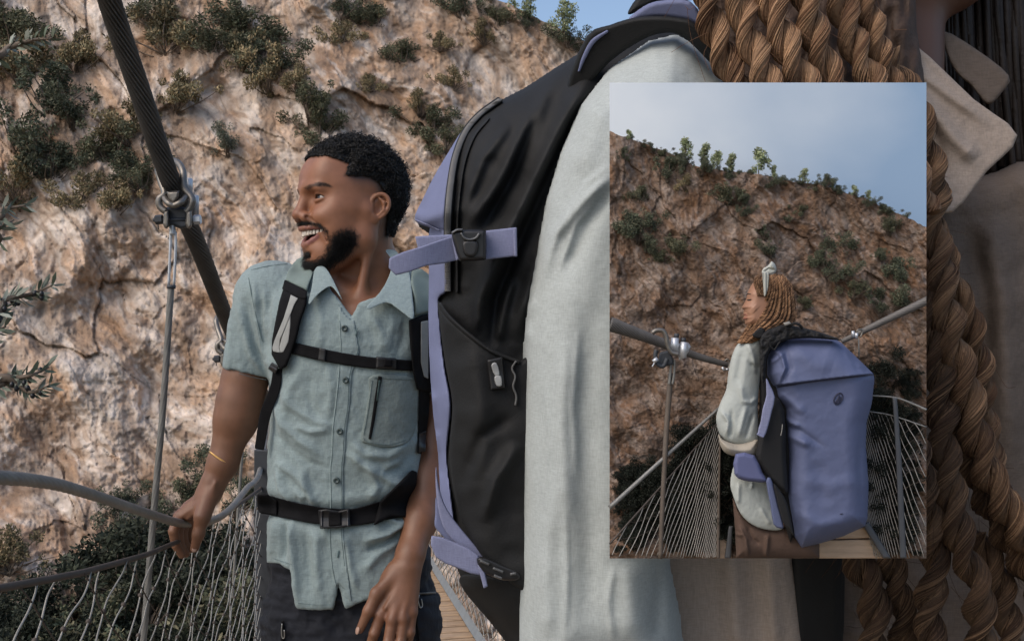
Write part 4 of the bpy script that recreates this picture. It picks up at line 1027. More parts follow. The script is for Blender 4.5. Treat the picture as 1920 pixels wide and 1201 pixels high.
cp = base[:, None]+ax_[:, None]*(LL[:, None]*t[None])[:, :, None]+(rr[:, None]*np.cos(an))[:, :, None]*e1[:, None]+(rr[:, None]*np.sin(an))[:, :, None]*e2[:, None]
cV, cF = tubes(cp, 0.62, 3, caps=False)
n2 = 650; k2 = ids[g.integers(0, len(ids), 6*n2)]; k2 = k2[(thick[k2] > 9)][:n2]; n2 = len(k2)
b2 = HV[k2]+HN[k2]*(thick[k2]*0.8)[:, None]; a2 = HN[k2]+g.normal(size=(n2, 3))*0.5; a2 /= np.linalg.norm(a2, axis=1, keepdims=True)
f1 = np.cross(a2, g.normal(size=(n2, 3))); f1 /= np.linalg.norm(f1, axis=1, keepdims=True); f2 = np.cross(a2, f1); t2 = np.linspace(0, 1, 16)
an2 = (1.3+0.8*g.random(n2))[:, None]*2*np.pi*t2[None]+g.random(n2)[:, None]*6.28; r2 = (2.6+1.8*g.random(n2))[:, None]*(1-0.35*t2[None])
cp2 = b2[:, None]+a2[:, None]*((4+5*g.random(n2))[:, None]*t2[None])[:, :, None]+(r2*np.cos(an2))[:, :, None]*f1[:, None]+(r2*np.sin(an2))[:, :, None]*f2[:, None]
cV2, cF2 = tubes(cp2, 0.7, 3, caps=False); cV, cF = join([(cV, cF), (cV2, cF2)])
obj('hair', join([(h2w(capV[uf]), capF), (h2w(cV), cF)]), M_hair, man)

# ---- shirt
S = Vol(W(405, 1165, 1.90)-[0, 260, 0], W(905, 470, 1.95)+[0, 130, 0], 3.2)
ROW = np.array([[470, 640, 730, 40], [492, 606, 748, 62], [508, 578, 772, 84], [530, 545, 800, 100], [560, 512, 822, 112], [600, 500, 826, 120], [660, 503, 812, 124], [720, 507, 802, 124], [790, 506, 792, 120], [870, 502, 788, 117], [935, 508, 776, 113], [990, 503, 782, 118], [1060, 500, 800, 124], [1170, 505, 815, 128]], float)
S0 = KPX*1.85*1000
zr = (CZ*1000-(ROW[:, 0]-600.5)*S0)[::-1]; xc_ = ((ROW[:, 1]+ROW[:, 2])/2-960)[::-1]*S0; hw_ = ((ROW[:, 2]-ROW[:, 1])/2)[::-1]*S0; hd_ = ROW[:, 3][::-1]
def torso_fn(X, Y, Z):
    xc = np.interp(Z.ravel(), zr, xc_).reshape(Z.shape); a = np.interp(Z.ravel(), zr, hw_).reshape(Z.shape); b = np.interp(Z.ravel(), zr, hd_).reshape(Z.shape)
    q = (np.abs((X-xc)/a)**2.5+np.abs((Y-1872)/b)**2.5)**(1/2.5)
    return (q-1)*np.minimum(a, b)*0.9
S.op(torso_fn, W(480, 1170, 1.87)-[0, 200, 0], W(850, 470, 1.87)+[0, 200, 0], mode='add')
S.cap(W(497, 560, 1.885), W(462, 705, 1.885), 58, 46, k=34); S.cap(W(845, 575, 1.89), W(858, 705, 1.89), 58, 48, k=34)
S.ell(W(520, 540, 1.885), (62, 60, 48), k=30)
XX, YY, ZZ = np.meshgrid(*S.ax, indexing='ij', sparse=True)
pxg = 960+(XX/1000)/(KPX*YY/1000); pyg = 600.5-(ZZ/1000-CZ)/(KPX*YY/1000)
pxg, pyg = np.broadcast_arrays(pxg, pyg)
def carve(poly, front=None, keep=False):
    poly = np.array(poly, float); m = (pxg > poly[:, 0].min()-12) & (pxg < poly[:, 0].max()+12) & (pyg > poly[:, 1].min()-12) & (pyg < poly[:, 1].max()+12)
    if front is not None: m = m & np.broadcast_to(YY < front, m.shape)
    d = poly_sd(poly, pxg[m], pyg[m])*S0
    S.f[m] = np.maximum(S.f[m], d)
carve([(596, 430), (598, 505), (622, 545), (660, 594), (676, 566), (700, 560), (735, 548), (742, 500), (738, 430)], 1878)
carve([(380, 686), (421, 690), (455, 706), (505, 716), (505, 712), (506, 760), (380, 800)], None) if False else None
# hem: front tails, side scoop and the open placket
hem = [(480, 1054), (520, 1056), (549, 1066), (552, 1100), (556, 1139), (590, 1141), (624, 1141), (630, 1118), (633, 1090), (641, 1118), (648, 1140), (664, 1133), (690, 1122), (730, 1100), (775, 1062), (800, 1040), (900, 1030), (900, 1300), (480, 1300)]
carve(hem)
m = np.broadcast_to((ZZ < W(0, 700, 1.885)[2]), S.f.shape) & (pxg < 506-0.0*pyg) & (pyg > 702+0.0*pxg+(pxg-470)*0.22) & (pxg < 500)
d = (pyg-(700+(pxg-470)*0.22))*S0
arm_side = (pxg < 503) & (pyg < 850) & (pyg > 660)
S.f = np.where(arm_side & (pxg < np.interp(pyg, [700, 720, 760, 850], [500, 503, 504, 501])), np.maximum(S.f, d), S.f).astype(np.float32)
SV, SF = S.mesh(); SV = relax(SV/1000, SF, 2, 0.45)
spx, spy = PX(SV); SN = vnormals(SV, SF)
front = np.clip(-SN[:, 1]*1.5+0.3, 0, 1)
zf = lambda L: [(400+a/2.611, 460+b/2.611) for a, b in L]
FO = []
def fo(pts, wd, am): FO.append((zf(pts), wd, am))
fo([(205, 180), (215, 330), (240, 470), (275, 600)], 6, .006); fo([(250, 190), (262, 320), (265, 450)], 5, .004); fo([(310, 220), (300, 340), (290, 440)], 5, .004)
fo([(130, 250), (150, 400), (190, 540), (260, 640)], 7, .006); fo([(165, 320), (200, 480), (250, 590)], 4, -.004); fo([(90, 350), (80, 500), (70, 620)], 7, .003)
fo([(430, 620), (380, 700), (350, 850), (330, 1000)], 9, .004); fo([(300, 760), (340, 860), (420, 950), (520, 1020)], 8, .006); fo([(300, 900), (360, 980), (460, 1060), (560, 1090)], 7, -.004)
fo([(320, 700), (400, 800), (500, 860), (590, 890)], 8, .004); fo([(400, 880), (480, 910), (570, 900)], 6, .005); fo([(310, 1050), (400, 1120), (480, 1200)], 8, .006)
fo([(670, 960), (740, 1020), (850, 1030), (960, 960)], 9, .007); fo([(690, 1040), (790, 1100), (900, 1090), (990, 1000)], 8, -.005); fo([(660, 1000), (760, 1090), (860, 1150), (940, 1180)], 8, .006)
fo([(520, 300), (530, 400), (520, 500)], 8, .003); fo([(760, 320), (820, 430), (830, 520)], 9, .004); fo([(880, 330), (870, 430), (850, 520)], 8, .003); fo([(930, 350), (930, 450), (900, 540)], 7, -.003)
fo([(560, 560), (580, 700), (560, 860)], 7, .003); fo([(480, 620), (470, 740), (500, 860)], 9, -.003)
ze = lambda L: [(280+a/3.152, 820+b/3.152) for a, b in L]
def fe(pts, wd, am): FO.append((ze(pts), wd, am))
fe([(760, 180), (800, 300), (850, 390)], 7, .007); fe([(900, 180), (940, 300), (985, 400)], 6, .007); fe([(860, 300), (910, 350), (930, 330)], 5, .004); fe([(1290, 150), (1340, 280), (1300, 360)], 8, .006)
fe([(1180, 100), (1250, 160), (1370, 190), (1520, 130)], 8, .007)
fe([(840, 480), (850, 640), (870, 800), (880, 980)], 6, .008); fe([(800, 500), (800, 620), (790, 740)], 6, -.007); fe([(760, 490), (740, 600), (720, 700)], 6, .004)
fe([(920, 520), (930, 700), (950, 900)], 9, -.005); fe([(1000, 540), (990, 700), (1010, 960)], 8, .005); fe([(1130, 560), (1170, 640), (1190, 780), (1230, 900)], 7, .006)
fe([(1500, 500), (1400, 570), (1270, 610)], 6, .009); fe([(1500, 540), (1400, 620), (1280, 670)], 6, -.007); fe([(1480, 600), (1360, 680), (1250, 800)], 9, .006); fe([(1400, 470), (1450, 500), (1520, 480)], 5, .006)
dsp = 1.25*folds(spx, spy, FO)*front
ax_n = 0.0014*fbm(np.stack([spx/26, spy/42, SV[:, 1]*10], -1), 4, 71)+0.0009*ridged(np.stack([spx/20, spy/30, SV[:, 1]*10], -1), 3, 72)
# the belt and chest strap press the cloth in, the cloth bulges round them
def band(pts, wd): d_, _ = line_d(pts, spx, spy); return np.exp(-(d_/wd)**2)
BELT = [(485, 945), (545, 958), (620, 972), (700, 962), (775, 935)]; CH = [(545, 652), (620, 668), (700, 680), (795, 687)]
dsp += -0.010*band(BELT, 16)*front+0.006*(band([(p[0], p[1]-34) for p in BELT], 16)+0.7*band([(p[0], p[1]+36) for p in BELT], 18))*front
dsp += -0.003*band(CH, 14)*front
SV = SV+SN*(dsp+ax_n)[:, None]
shirt = obj('shirt', (SV, SF), M_shirt, man)
sb = bvh_of(SV, SF)
dS = depth_on([sb], 400, 470, 900, 1160, 0.0, 5.0, 1)
def on(off): return lambda x, y: dS(x, y)-off
# collar, placket, pocket, seams, buttons
cl = tri_depth((586, 500, 1.80), (578, 571, 1.735), (641, 560, 1.735)); cr = tri_depth((737, 480, 1.83), (775, 598, 1.735), (690, 570, 1.735))
obj('collar', join([plate(smooth_poly([(590, 505), (585, 535), (578, 571), (592, 556), (607, 543), (621, 537), (633, 550), (643, 565), (636, 548), (618, 512), (604, 498)], 3), cl, 0.0022, 4, 2, warp=lambda x, y: 0.006*np.sin((x-578)/20)),
     plate(smooth_poly([(728, 520), (712, 548), (688, 574), (694, 579), (725, 567), (750, 582), (775, 598), (774, 560), (768, 512), (757, 490), (742, 470), (722, 469), (735, 490)], 3), cr, 0.0022, 4, 2, warp=lambda x, y: 0.008*np.sin((y-500)/30))]), M_shirt, shirt)
ZL = [(632, 545), (634, 600), (636, 650), (633, 700), (627, 760), (622, 800), (620, 850), (617, 880), (618, 940), (616, 1000), (620, 1060), (628, 1100)]
ZR = [(686, 574), (679, 620), (674, 660), (660, 700), (656, 760), (650, 800), (647, 850), (644, 880), (645, 940), (644, 1000), (650, 1060), (660, 1128)]
obj('placket', plate([(634, 560)]+[(x+1, y) for x, y in ZL[1:]]+ZR[::-1][:-2]+[(664, 600), (655, 585)], on(0.0014), 0.0018, 2.5, 2.2), M_shirt, shirt)
pk = smooth_poly([(698, 703), (776, 708), (783, 760), (780, 800), (765, 828), (728, 838), (690, 832), (677, 822), (684, 780), (692, 735)], 4)
pocket = obj('pocket', plate(pk, on(0.0022), 0.003, 3, 2.2), M_shirt2, shirt)
obj('pocket_zip', plate(ribbon([(713, 705), (706, 745), (700, 785), (693, 823)], wpx=[8, 7, 6.5, 5]), on(0.0065), 0.0024, 2, 1.4), MATS['black_webbing'], shirt)
obj('zip_pull', plate(ribbon([(712, 712), (709, 735), (707, 752)], wpx=[5, 4, 3]), on(0.008), 0.0022, 2, 1.2), mat('zip_pull', (0.03, 0.06, 0.06), 0.4), shirt)
def stitch(pts, wpx=1.1, off=0.0016): return plate(ribbon(pts, wpx=wpx), on(off), 0.0009, 1, 0.8)
seams = [stitch([(x+3, y) for x, y in ZL[1:]], 1.0, .0035), stitch([(x-4, y) for x, y in ZR[1:-1]], 1.0, .0035), stitch([(470, 506), (500, 499), (540, 494)], 1.2),
         stitch([(466, 520), (473, 560), (482, 600), (492, 640)], 1.3), stitch([(428, 688), (455, 702), (500, 712)], 1.0), stitch([(701, 708), (772, 712)], 1, .006), stitch([(681, 820), (690, 828), (728, 833), (762, 824)], 1, .006),
         stitch([(558, 1130), (590, 1133), (620, 1133)], 1, .003), stitch([(512, 1046), (548, 1058)], 1, .003), stitch([(698, 712), (690, 770), (682, 815)], 1, .006)]
obj('seam', join(seams), M_thread, shirt)
for (x, y) in ((646, 615), (648, 712), (637, 808), (631, 900)):
    dd_ = float(dS(np.array([x]), np.array([y]))[0])-0.006; c = P(x, y, dd_)
    t = np.linspace(0, 1, 7); a = np.arange(18)/18*2*np.pi
    prof = [(0, -.0012), (.0022, -.0012), (.0028, -.0022), (.0048, -.0026), (.0058, -.001), (.0058, .001), (0, .002)]
    V = np.array([[c[0]+r_*math.cos(q), c[1]+h_, c[2]+r_*math.sin(q)] for (r_, h_) in prof for q in a]); F = np.array([[i*18+j, (i+1)*18+j, (i+1)*18+(j+1) % 18, i*18+(j+1) % 18] for i in range(6) for j in range(18)])
    obj('button', (V, F), M_button, shirt)
for (x, y) in ((668, 622), (634, 1038)):
    obj('buttonhole', plate(ribbon([(x+1, y-7), (x-1, y+7)], wpx=3.4), on(0.004), 0.0012, 1.5, 1), M_thread, shirt)
# trousers
TR = Vol(W(470, 1330, 1.90)-[0, 160, 0], W(860, 1010, 1.90)+[0, 150, 0], 4)
TR.op(lambda X, Y, Z: ((np.abs((X-W(655, 1100, 1.87)[0])/142)**2.6+np.abs((Y-1875)/104)**2.6)**(1/2.6)-1)*100, W(480, 1150, 1.87)-[0, 200, 0], W(830, 1030, 1.87)+[0, 200, 0])
TR.op(lambda X, Y, Z: np.maximum(((np.abs((X-W(656, 1100, 1.87)[0])/146)**2.6+np.abs((Y-1875)/110)**2.6)**(1/2.6)-1)*100, Z-W(0, 1030, 1.87)[2]), W(480, 1160, 1.87)-[0, 200, 0], W(830, 1030, 1.87)+[0, 200, 0], k=10)
TR.cap(W(580, 1150, 1.87), W(572, 1400, 1.86), 82, 76, k=20); TR.cap(W(740, 1150, 1.87), W(752, 1400, 1.86), 84, 78, k=20)
TV, TF = TR.mesh(); TV = relax(TV/1000, TF, 2); tx, ty = PX(TV); TN = vnormals(TV, TF)
TV = TV+TN*(0.004*ridged(np.stack([tx/45, ty/30, TV[:, 1]*8], -1), 3, 81)+0.002*fbm(np.stack([tx/14, ty/14, TV[:, 1]*20], -1), 3, 82))[:, None]
tro = obj('trousers', (TV, TF), M_trouser, man)
tb = bvh_of(TV, TF); dT = depth_on([tb], 480, 1040, 840, 1220, 0, 5, 1)
obj('thigh_pocket', plate([(778, 1118), (822, 1116), (826, 1240), (792, 1240), (782, 1170)], lambda x, y: dT(x, y)-.004, 0.004, 3, 2.2), M_trouser, tro)
obj('pocket_zip', plate(ribbon([(784, 1112), (818, 1110)], wpx=4), lambda x, y: dT(x, y)-.006, 0.003, 2, 1.2), mat('zip_brown', (0.09, 0.07, 0.05), 0.5), tro)
for pts in ([(786, 1114), (784, 1125), (788, 1138), (792, 1134), (790, 1122)], [(529, 1168), (528, 1180), (529, 1194), (533, 1194), (533, 1180)]):
    q = np.array([P(x, y, float(dT(np.array([x]), np.array([y]))[0])-0.012) for x, y in pts]); obj('zip_pull', tubes(curve(q, 20), 0.0011, 6), M_zip, tro)
obj('pocket_zip', plate(ribbon([(530, 1163), (528, 1215)], wpx=5), lambda x, y: dT(x, y)-.004, 0.003, 2, 1.2), M_web, tro)

# bracelet
bc = (W(418, 860, 1.8625))/1000; axd = (W(393, 922, 1.852)-W(418, 868, 1.862)); axd /= np.linalg.norm(axd); e1 = np.cross(axd, [0, 1, 0]); e1 /= np.linalg.norm(e1); e2 = np.cross(axd, e1)
a = np.linspace(0, 2*np.pi, 200, endpoint=False); br = []
for ph in (0, 2.1, 4.2):
    rr_ = 0.0292+0.0011*np.cos(a*22+ph); q = bc+rr_[:, None]*(np.cos(a)[:, None]*e1*0.93+np.sin(a)[:, None]*e2)+axd*(0.0011*np.sin(a*22+ph)+0.004*np.cos(a))[:, None]; br.append(tubes(q, 0.0011, 6, closed=True))
tag(obj('bracelet', join(br), M_gold), 'thin gold rope bracelet on the forearm above the gripping hand', 'bracelet')

# ---- the pack on his back, seen by its straps
bp = thing('backpack', 'dark backpack worn by the man, its padded straps and belt buckled over the shirt', 'backpack', P(670, 1000, 2.12))
SB = [sb]
dB = depth_on(SB, 470, 460, 840, 1020, 0.0, 6.0, 4)
def ob_(off): return lambda x, y: dB(x, y)-off
packV, packF = plate(smooth_poly([(560, 560), (780, 560), (800, 700), (780, 940), (560, 940), (530, 700)], 4), 2.14, 0.13, 60, 8); obj('pack_bag', (packV, packF), mat('pack_cloth', (0.03, 0.035, 0.035), 0.8, 0.2, 10), bp)
zg = lambda L: [(440+a/4.805, 470+b/4.805) for a, b in L]
def strap(name, poly, off, T, m_, R=5, st=2.0): return obj(name, plate(poly, ob_(off), T, R, st), m_, bp)
strap('shoulder_pad', zg([(520, 120), (560, 75), (640, 40), (660, 120), (710, 200), (680, 280), (655, 365), (560, 315), (455, 265), (480, 185)]), 0.010, 0.009, M_pad, 7)
strap('shoulder_strap', zg([(440, 330), (655, 400), (650, 480), (600, 620), (560, 790), (530, 880), (470, 1040), (410, 1075), (330, 930), (335, 800), (365, 640), (400, 460)]), 0.010, 0.010, M_web, 6)
strap('strap_tab', zg([(450, 258), (655, 365), (645, 435), (600, 435), (425, 345)]), 0.019, 0.004, M_web, 4, 1.6)
strap('webbing_loop', zg([(505, 395), (572, 428), (540, 480), (470, 660), (410, 800), (400, 880), (412, 920), (345, 905), (338, 870), (360, 800), (440, 610), (490, 450)]), 0.021, 0.0018, M_greyweb, 2, 1.4)
strap('webbing_loop', zg([(505, 560), (500, 700), (485, 820), (440, 910), (410, 920), (400, 870), (420, 790), (470, 650)]), 0.0195, 0.0018, M_greyweb, 2, 1.4)
strap('buckle', zg([(335, 1000), (398, 1040), (370, 1110), (298, 1060)]), 0.018, 0.006, M_plast, 3, 1.2)
strap('buckle_bar', zg([(325, 1030), (385, 1065), (378, 1080), (318, 1046)]), 0.024, 0.003, mat('buckle_edge', (0.05, 0.052, 0.058), 0.3), 2, 1.0)
# the loose tail hangs free beside the body
td = tri_depth((520, 700, 1.775), (524, 720, 1.775), (483, 840, 1.79))
obj('strap_tail', plate(ribbon([(521, 690), (515, 730), (498, 775), (486, 842)], wpx=[17, 20, 21, 18]), td, 0.0016, 2, 1.8), M_web, bp)
strap('chest_strap', ribbon([(545, 651), (600, 664), (660, 675), (720, 682), (795, 686)], wpx=[22, 23, 22, 21, 20]), 0.006, 0.0025, M_web, 3)
strap('chest_slider', [(598, 651), (612, 654), (610, 678), (596, 675)], 0.009, 0.0035, M_plast, 3, 1.5)
strap('chest_buckle', [(705, 668), (744, 671), (743, 692), (704, 691)], 0.011, 0.006, M_plast, 4, 1.5)
strap('chest_buckle_clip', [(720, 672), (736, 674), (735, 688), (719, 687)], 0.017, 0.003, M_web, 3, 1.2)
strap('shoulder_pad', [(772, 505), (790, 503), (812, 520), (830, 560), (826, 580), (778, 592), (776, 560), (770, 530)], 0.012, 0.008, M_pad, 6)
strap('shoulder_strap', [(766, 600), (800, 588), (840, 590), (842, 690), (830, 735), (800, 735), (782, 730), (774, 700), (768, 640)], 0.010, 0.009, M_web, 5)
strap('webbing_loop', [(789, 603), (803, 600), (803, 710), (795, 706), (789, 680)], 0.020, 0.002, M_greyweb, 2, 1.4)
strap('strap_tail', ribbon([(796, 725), (795, 770), (790, 830), (786, 850)], wpx=[20, 20, 13, 8]), 0.008, 0.003, M_web, 2)
strap('side_buckle', [(786, 812), (800, 806), (798, 846), (784, 850)], 0.012, 0.004, M_plast, 3, 1.4)
strap('hip_belt', [(700, 985), (712, 940), (740, 912), (772, 880), (782, 884), (780, 962), (768, 970), (735, 968)], 0.010, 0.010, M_web, 8)
strap('waist_strap', ribbon([(490, 943), (545, 956), (600, 966), (660, 969), (712, 958), (770, 945)], wpx=[36, 33, 32, 32, 36, 40]), 0.007, 0.003, M_web, 3)
strap('hip_belt', [(482, 926), (500, 925), (520, 938), (520, 966), (488, 962), (482, 950)], 0.012, 0.010, M_web, 5)
strap('waist_buckle', [(596, 955), (612, 953), (634, 957), (656, 952), (658, 986), (630, 990), (600, 991)], 0.014, 0.007, M_plast, 4, 1.5)
strap('waist_buckle_clip', [(616, 957), (640, 959), (640, 984), (616, 986)], 0.022, 0.004, M_web, 3, 1.4)
for x in (603, 652): strap('waist_buckle_rib', [(x-2, 957), (x+2, 957), (x+2, 986), (x-2, 986)], 0.022, 0.003, mat('buckle_rib', (0.03, 0.03, 0.033), 0.3), 1.5, 1.0)
# ------------------------------------------------------------------ the near woman and her backpack
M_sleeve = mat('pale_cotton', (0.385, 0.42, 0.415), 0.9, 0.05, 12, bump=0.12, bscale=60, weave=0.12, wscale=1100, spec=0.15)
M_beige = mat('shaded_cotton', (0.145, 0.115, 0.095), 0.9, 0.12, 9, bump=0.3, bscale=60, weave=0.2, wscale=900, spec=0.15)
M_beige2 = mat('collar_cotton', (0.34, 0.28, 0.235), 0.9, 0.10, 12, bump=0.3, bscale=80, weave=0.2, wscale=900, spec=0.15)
M_black = mat('black_cloth', (0.0095, 0.010, 0.0105), 0.7, 0.2, 14, bump=0.3, bscale=500, spec=0.28)
M_purple = mat('periwinkle_cloth', (0.15, 0.17, 0.285), 0.8, 0.10, 18, bump=0.3, bscale=600, spec=0.3)
M_purpleweb = mat('periwinkle_webbing', (0.205, 0.22, 0.335), 0.85, 0.10, 30, weave=0.4, wscale=1400, spec=0.2)
M_braid = mat('braid', None, 0.85, 0.25, 60, bump=0.6, bscale=260, vc='col', spec=0.3)
M_blackhair = mat('dark_hair', (0.018, 0.011, 0.008), 0.6, 0.4, 40, bump=0.4, bscale=200)

nb_ = thing('backpack', 'large near backpack, black side with periwinkle back edge and straps, on the pale sleeved woman', 'backpack', P(920, 1201, 1.07))
body = [(1345, 60), (1300, 45), (1230, 44), (1170, 56), (1100, 90), (1040, 127), (985, 163), (940, 186), (900, 213), (868, 245), (842, 285), (815, 330), (795, 370), (779, 408), (784, 425), (806, 440), (807, 520), (806, 600), (808, 700), (814, 780), (822, 850), (824, 920), (830, 980), (850, 1050), (872, 1105), (912, 1150), (955, 1198), (990, 1280), (1080, 1280), (1080, 500), (1140, 250), (1260, 110), (1345, 100)]
FB = [([(1120, 105), (1060, 230), (990, 370), (930, 480), (905, 560)], 17, .020), ([(1040, 150), (985, 250), (935, 345), (880, 420)], 12, .012), ([(1010, 200), (960, 330), (905, 430)], 10, -.014), ([(1085, 200), (1020, 340), (975, 450), (930, 560), (925, 640)], 12, -.016),
      ([(1100, 240), (1040, 400), (1000, 520), (965, 640)], 14, .014), ([(960, 230), (905, 300), (870, 390)], 9, .008), ([(925, 500), (900, 560), (895, 620)], 9, .012), ([(960, 520), (940, 600), (935, 640)], 8, .010)]
bV, bF = plate(body, 1.09, 0.105, 105, 4.5, warp=lambda x, y: folds(x, y, FB)+0.003*fbm(np.stack([x/60, y/60], -1), 3, 91))
obj('bag_side', (bV, bF), M_black, nb_)
bb = bvh_of(bV, bF); dN = depth_on([bb], 770, 0, 1090, 1230, 0, 6, 2)
def onb(off): return lambda x, y: dN(x, y)-off
def part(name, poly, off, T, m_, R=6, st=2.6, sm=False, warp=None): return obj(name, plate(poly, onb(off), T, R, st, smooth=sm, warp=warp), m_, nb_)
part('back_panel', smooth_poly([(905, 208), (868, 243), (842, 283), (815, 328), (795, 368), (777, 410), (800, 425), (838, 432), (836, 400), (840, 350), (850, 300), (872, 252)], 4), 0.004, 0.010, M_purple, 8)
part('back_panel_edge', smooth_poly([(806, 425), (838, 428), (838, 500), (838, 545), (822, 562), (826, 620), (834, 690), (846, 760), (838, 850), (846, 930), (852, 985), (838, 975), (826, 930), (821, 850), (812, 775), (806, 690), (803, 600), (804, 520)], 4), 0.006, 0.010, M_purple, 8, warp=lambda x, y: 0.006*np.sin(y/37.0)*np.exp(-((x-825)/25)**2))
obj('panel_seam', plate(ribbon([(778, 412), (800, 421), (824, 432)], wpx=3), onb(0.016), 0.003, 2, 1.2), M_purpleweb, nb_)
zpl = [(938, 189), (900, 217), (873, 250), (855, 295), (846, 345), (841, 400), (840, 460), (840, 545)]
q = np.array([P(x, y, float(dN(np.array([x]), np.array([y]))[0])-0.008) for x, y in curve(np.array(zpl, float), 60)])
M_ziptape = mat('zip_teeth', (0.11, 0.11, 0.11), 0.45, 0.2, 60)
obj('zip_tape', tubes(curve(q, 120), 0.0048, 8), M_black, nb_)
ss = np.linspace(0, 59, 190); zc = np.stack([np.interp(ss, np.arange(60), q[:, e]) for e in range(3)], -1)
obj('zip_teeth', join([rbox(zc[i]+np.array([0, -0.005, 0]), (0.0062, 0.003, 0.0018), 0.0005, None, 1) for i in range(190)]), M_ziptape, nb_)['kind'] = 'stuff'
for o_ in (17,):
    part('fabric_piping', ribbon([(x+o_, y+4) for x, y in zpl[1:]], wpx=5), 0.003, 0.004, M_black, 2.5, 1.6)
part('side_pocket', smooth_poly([(821, 562), (838, 590), (880, 626), (925, 656), (975, 676), (1010, 690), (1010, 1085), (940, 1078), (885, 1015), (856, 945), (842, 850), (848, 760), (836, 690), (826, 620)], 3), 0.020, 0.012, M_black, 9, warp=lambda x, y: folds(x, y, [([(975, 830), (930, 900), (905, 980)], 14, .010), ([(960, 780), (900, 820), (870, 900)], 12, -.006), ([(880, 640), (900, 760), (890, 900)], 22, .006)]))
part('pocket_hem', ribbon([(823, 568), (842, 594), (882, 630), (926, 660), (975, 680)], wpx=9), 0.031, 0.005, M_black, 4, 1.6)
part('bottom_panel', smooth_poly([(862, 1080), (900, 1075), (960, 1085), (1010, 1085), (1010, 1270), (985, 1260), (950, 1205), (910, 1155), (872, 1110)], 3), 0.010, 0.012, M_black, 9)
part('zip_tag', [(913, 674), (942, 668), (948, 728), (920, 731)], 0.036, 0.004, M_plast, 3, 1.4)
part('tag_mark', smooth_poly([(921, 684), (931, 680), (937, 702), (928, 704)], 3), 0.041, 0.0022, mat('tag_grey', (0.33, 0.34, 0.34), 0.4), 2, 1.0); part('tag_mark', smooth_poly([(927, 706), (939, 704), (941, 722), (931, 723)], 3), 0.041, 0.0022, MATS['tag_grey'], 2, 1.0)
part('cord', ribbon([(968, 676), (960, 690), (966, 706), (962, 724), (968, 742), (966, 760)], wpx=4), 0.036, 0.003, MATS['zip_teeth'], 2, 1.2)
# compression strap with its buckle
dk = 0.955
obj('strap', plate([(904, 433), (968, 426), (970, 480), (908, 487)], 0.958, 0.003, 2, 1.8), M_purpleweb, nb_)
obj('strap_fold', plate([(962, 427), (969, 426), (970, 481), (963, 481)], 0.953, 0.003, 2, 1.4), M_purpleweb, nb_)
obj('strap', plate([(778, 443), (856, 439), (856, 466), (785, 472)], 0.972, 0.003, 2, 1.8), M_purpleweb, nb_)
obj('strap_tail', plate(smooth_poly([(730, 484), (790, 462), (850, 442), (856, 446), (862, 486), (800, 498), (742, 516)], 2), tri_depth((730, 490, .935), (860, 440, .955), (860, 486, .955)), 0.0022, 2, 1.8, warp=lambda x, y: .004*np.sin((x-730)/30)), M_purpleweb, nb_)
obj('strap_fold', plate([(846, 442), (855, 440), (863, 486), (855, 489)], 0.949, 0.003, 2, 1.4), M_purpleweb, nb_)
bk = obj('buckle', plate(smooth_poly([(846, 436), (858, 431), (906, 430), (912, 440), (912, 482), (905, 488), (868, 490), (860, 486), (852, 462)], 2), 0.945, 0.009, 6, 1.8), M_plast, nb_)
M_gloss = mat('glossy_plastic', (0.09, 0.092, 0.095), 0.22, 0.1, 60)
obj('buckle_prong', plate(ribbon([(864, 436), (870, 445), (880, 449), (892, 446), (899, 437)], wpx=5), 0.934, 0.003, 2, 1.0), M_gloss, nb_)
obj('buckle_rim_and_glint', plate(ribbon([(847, 437), (858, 431), (868, 431)], wpx=5), 0.936, 0.003, 2, 1.0), M_gloss, nb_)
obj('buckle_centre', plate(smooth_poly([(868, 452), (896, 452), (894, 476), (882, 482), (870, 476)], 3), 0.936, 0.004, 5, 1.4), M_plast, nb_)
obj('strap', plate(smooth_poly([(817, 870), (824, 915), (840, 957), (875, 1003), (907, 1041), (896, 1045), (858, 1022), (830, 985), (818, 930)], 3), 0.978, 0.003, 3, 1.8), M_purpleweb, nb_)
obj('strap', plate(smooth_poly([(818, 930), (834, 985), (858, 1018), (850, 1022), (826, 1000), (815, 985), (816, 965)], 3), 0.986, 0.003, 3, 1.8), M_purple, nb_)
obj('strap_tail', plate(smooth_poly([(809, 1003), (858, 1018), (897, 1040), (902, 1078), (857, 1064), (817, 1044)], 2), 0.964, 0.003, 3, 1.8), M_purpleweb, nb_)
obj('strap_tail', plate([(895, 1058), (905, 1052), (915, 1098), (907, 1103)], 0.958, 0.003, 2, 1.5), M_purpleweb, nb_)
obj('buckle', plate(smooth_poly([(893, 1046), (912, 1044), (945, 1058), (972, 1070), (978, 1086), (945, 1088), (905, 1072)], 2), 0.96, 0.008, 5, 1.8), M_plast, nb_)
for pts in ([(900, 1050), (918, 1058)], [(924, 1064), (944, 1072)], [(926, 1078), (942, 1084)], [(956, 1076), (968, 1074)]): obj('buckle_rim_and_glint', plate(ribbon(pts, wpx=6), 0.95, 0.003, 2.5, 1.2), M_gloss, nb_)  # short lighter strips paint the glints on the lower buckle
dH = tri_depth((1100, 110, 0.985), (1250, 40, 0.93), (1350, 120, 0.93))
obj('shoulder_strap', plate(smooth_poly([(1060, 170), (1100, 68), (1143, 47), (1185, 34), (1228, 30), (1271, 33), (1303, 44), (1345, 100), (1375, 170), (1362, 172), (1350, 142), (1314, 100), (1279, 69), (1250, 62), (1207, 74), (1143, 117), (1090, 175)], 3), dH, 0.010, 8, 2.4), M_black, nb_)
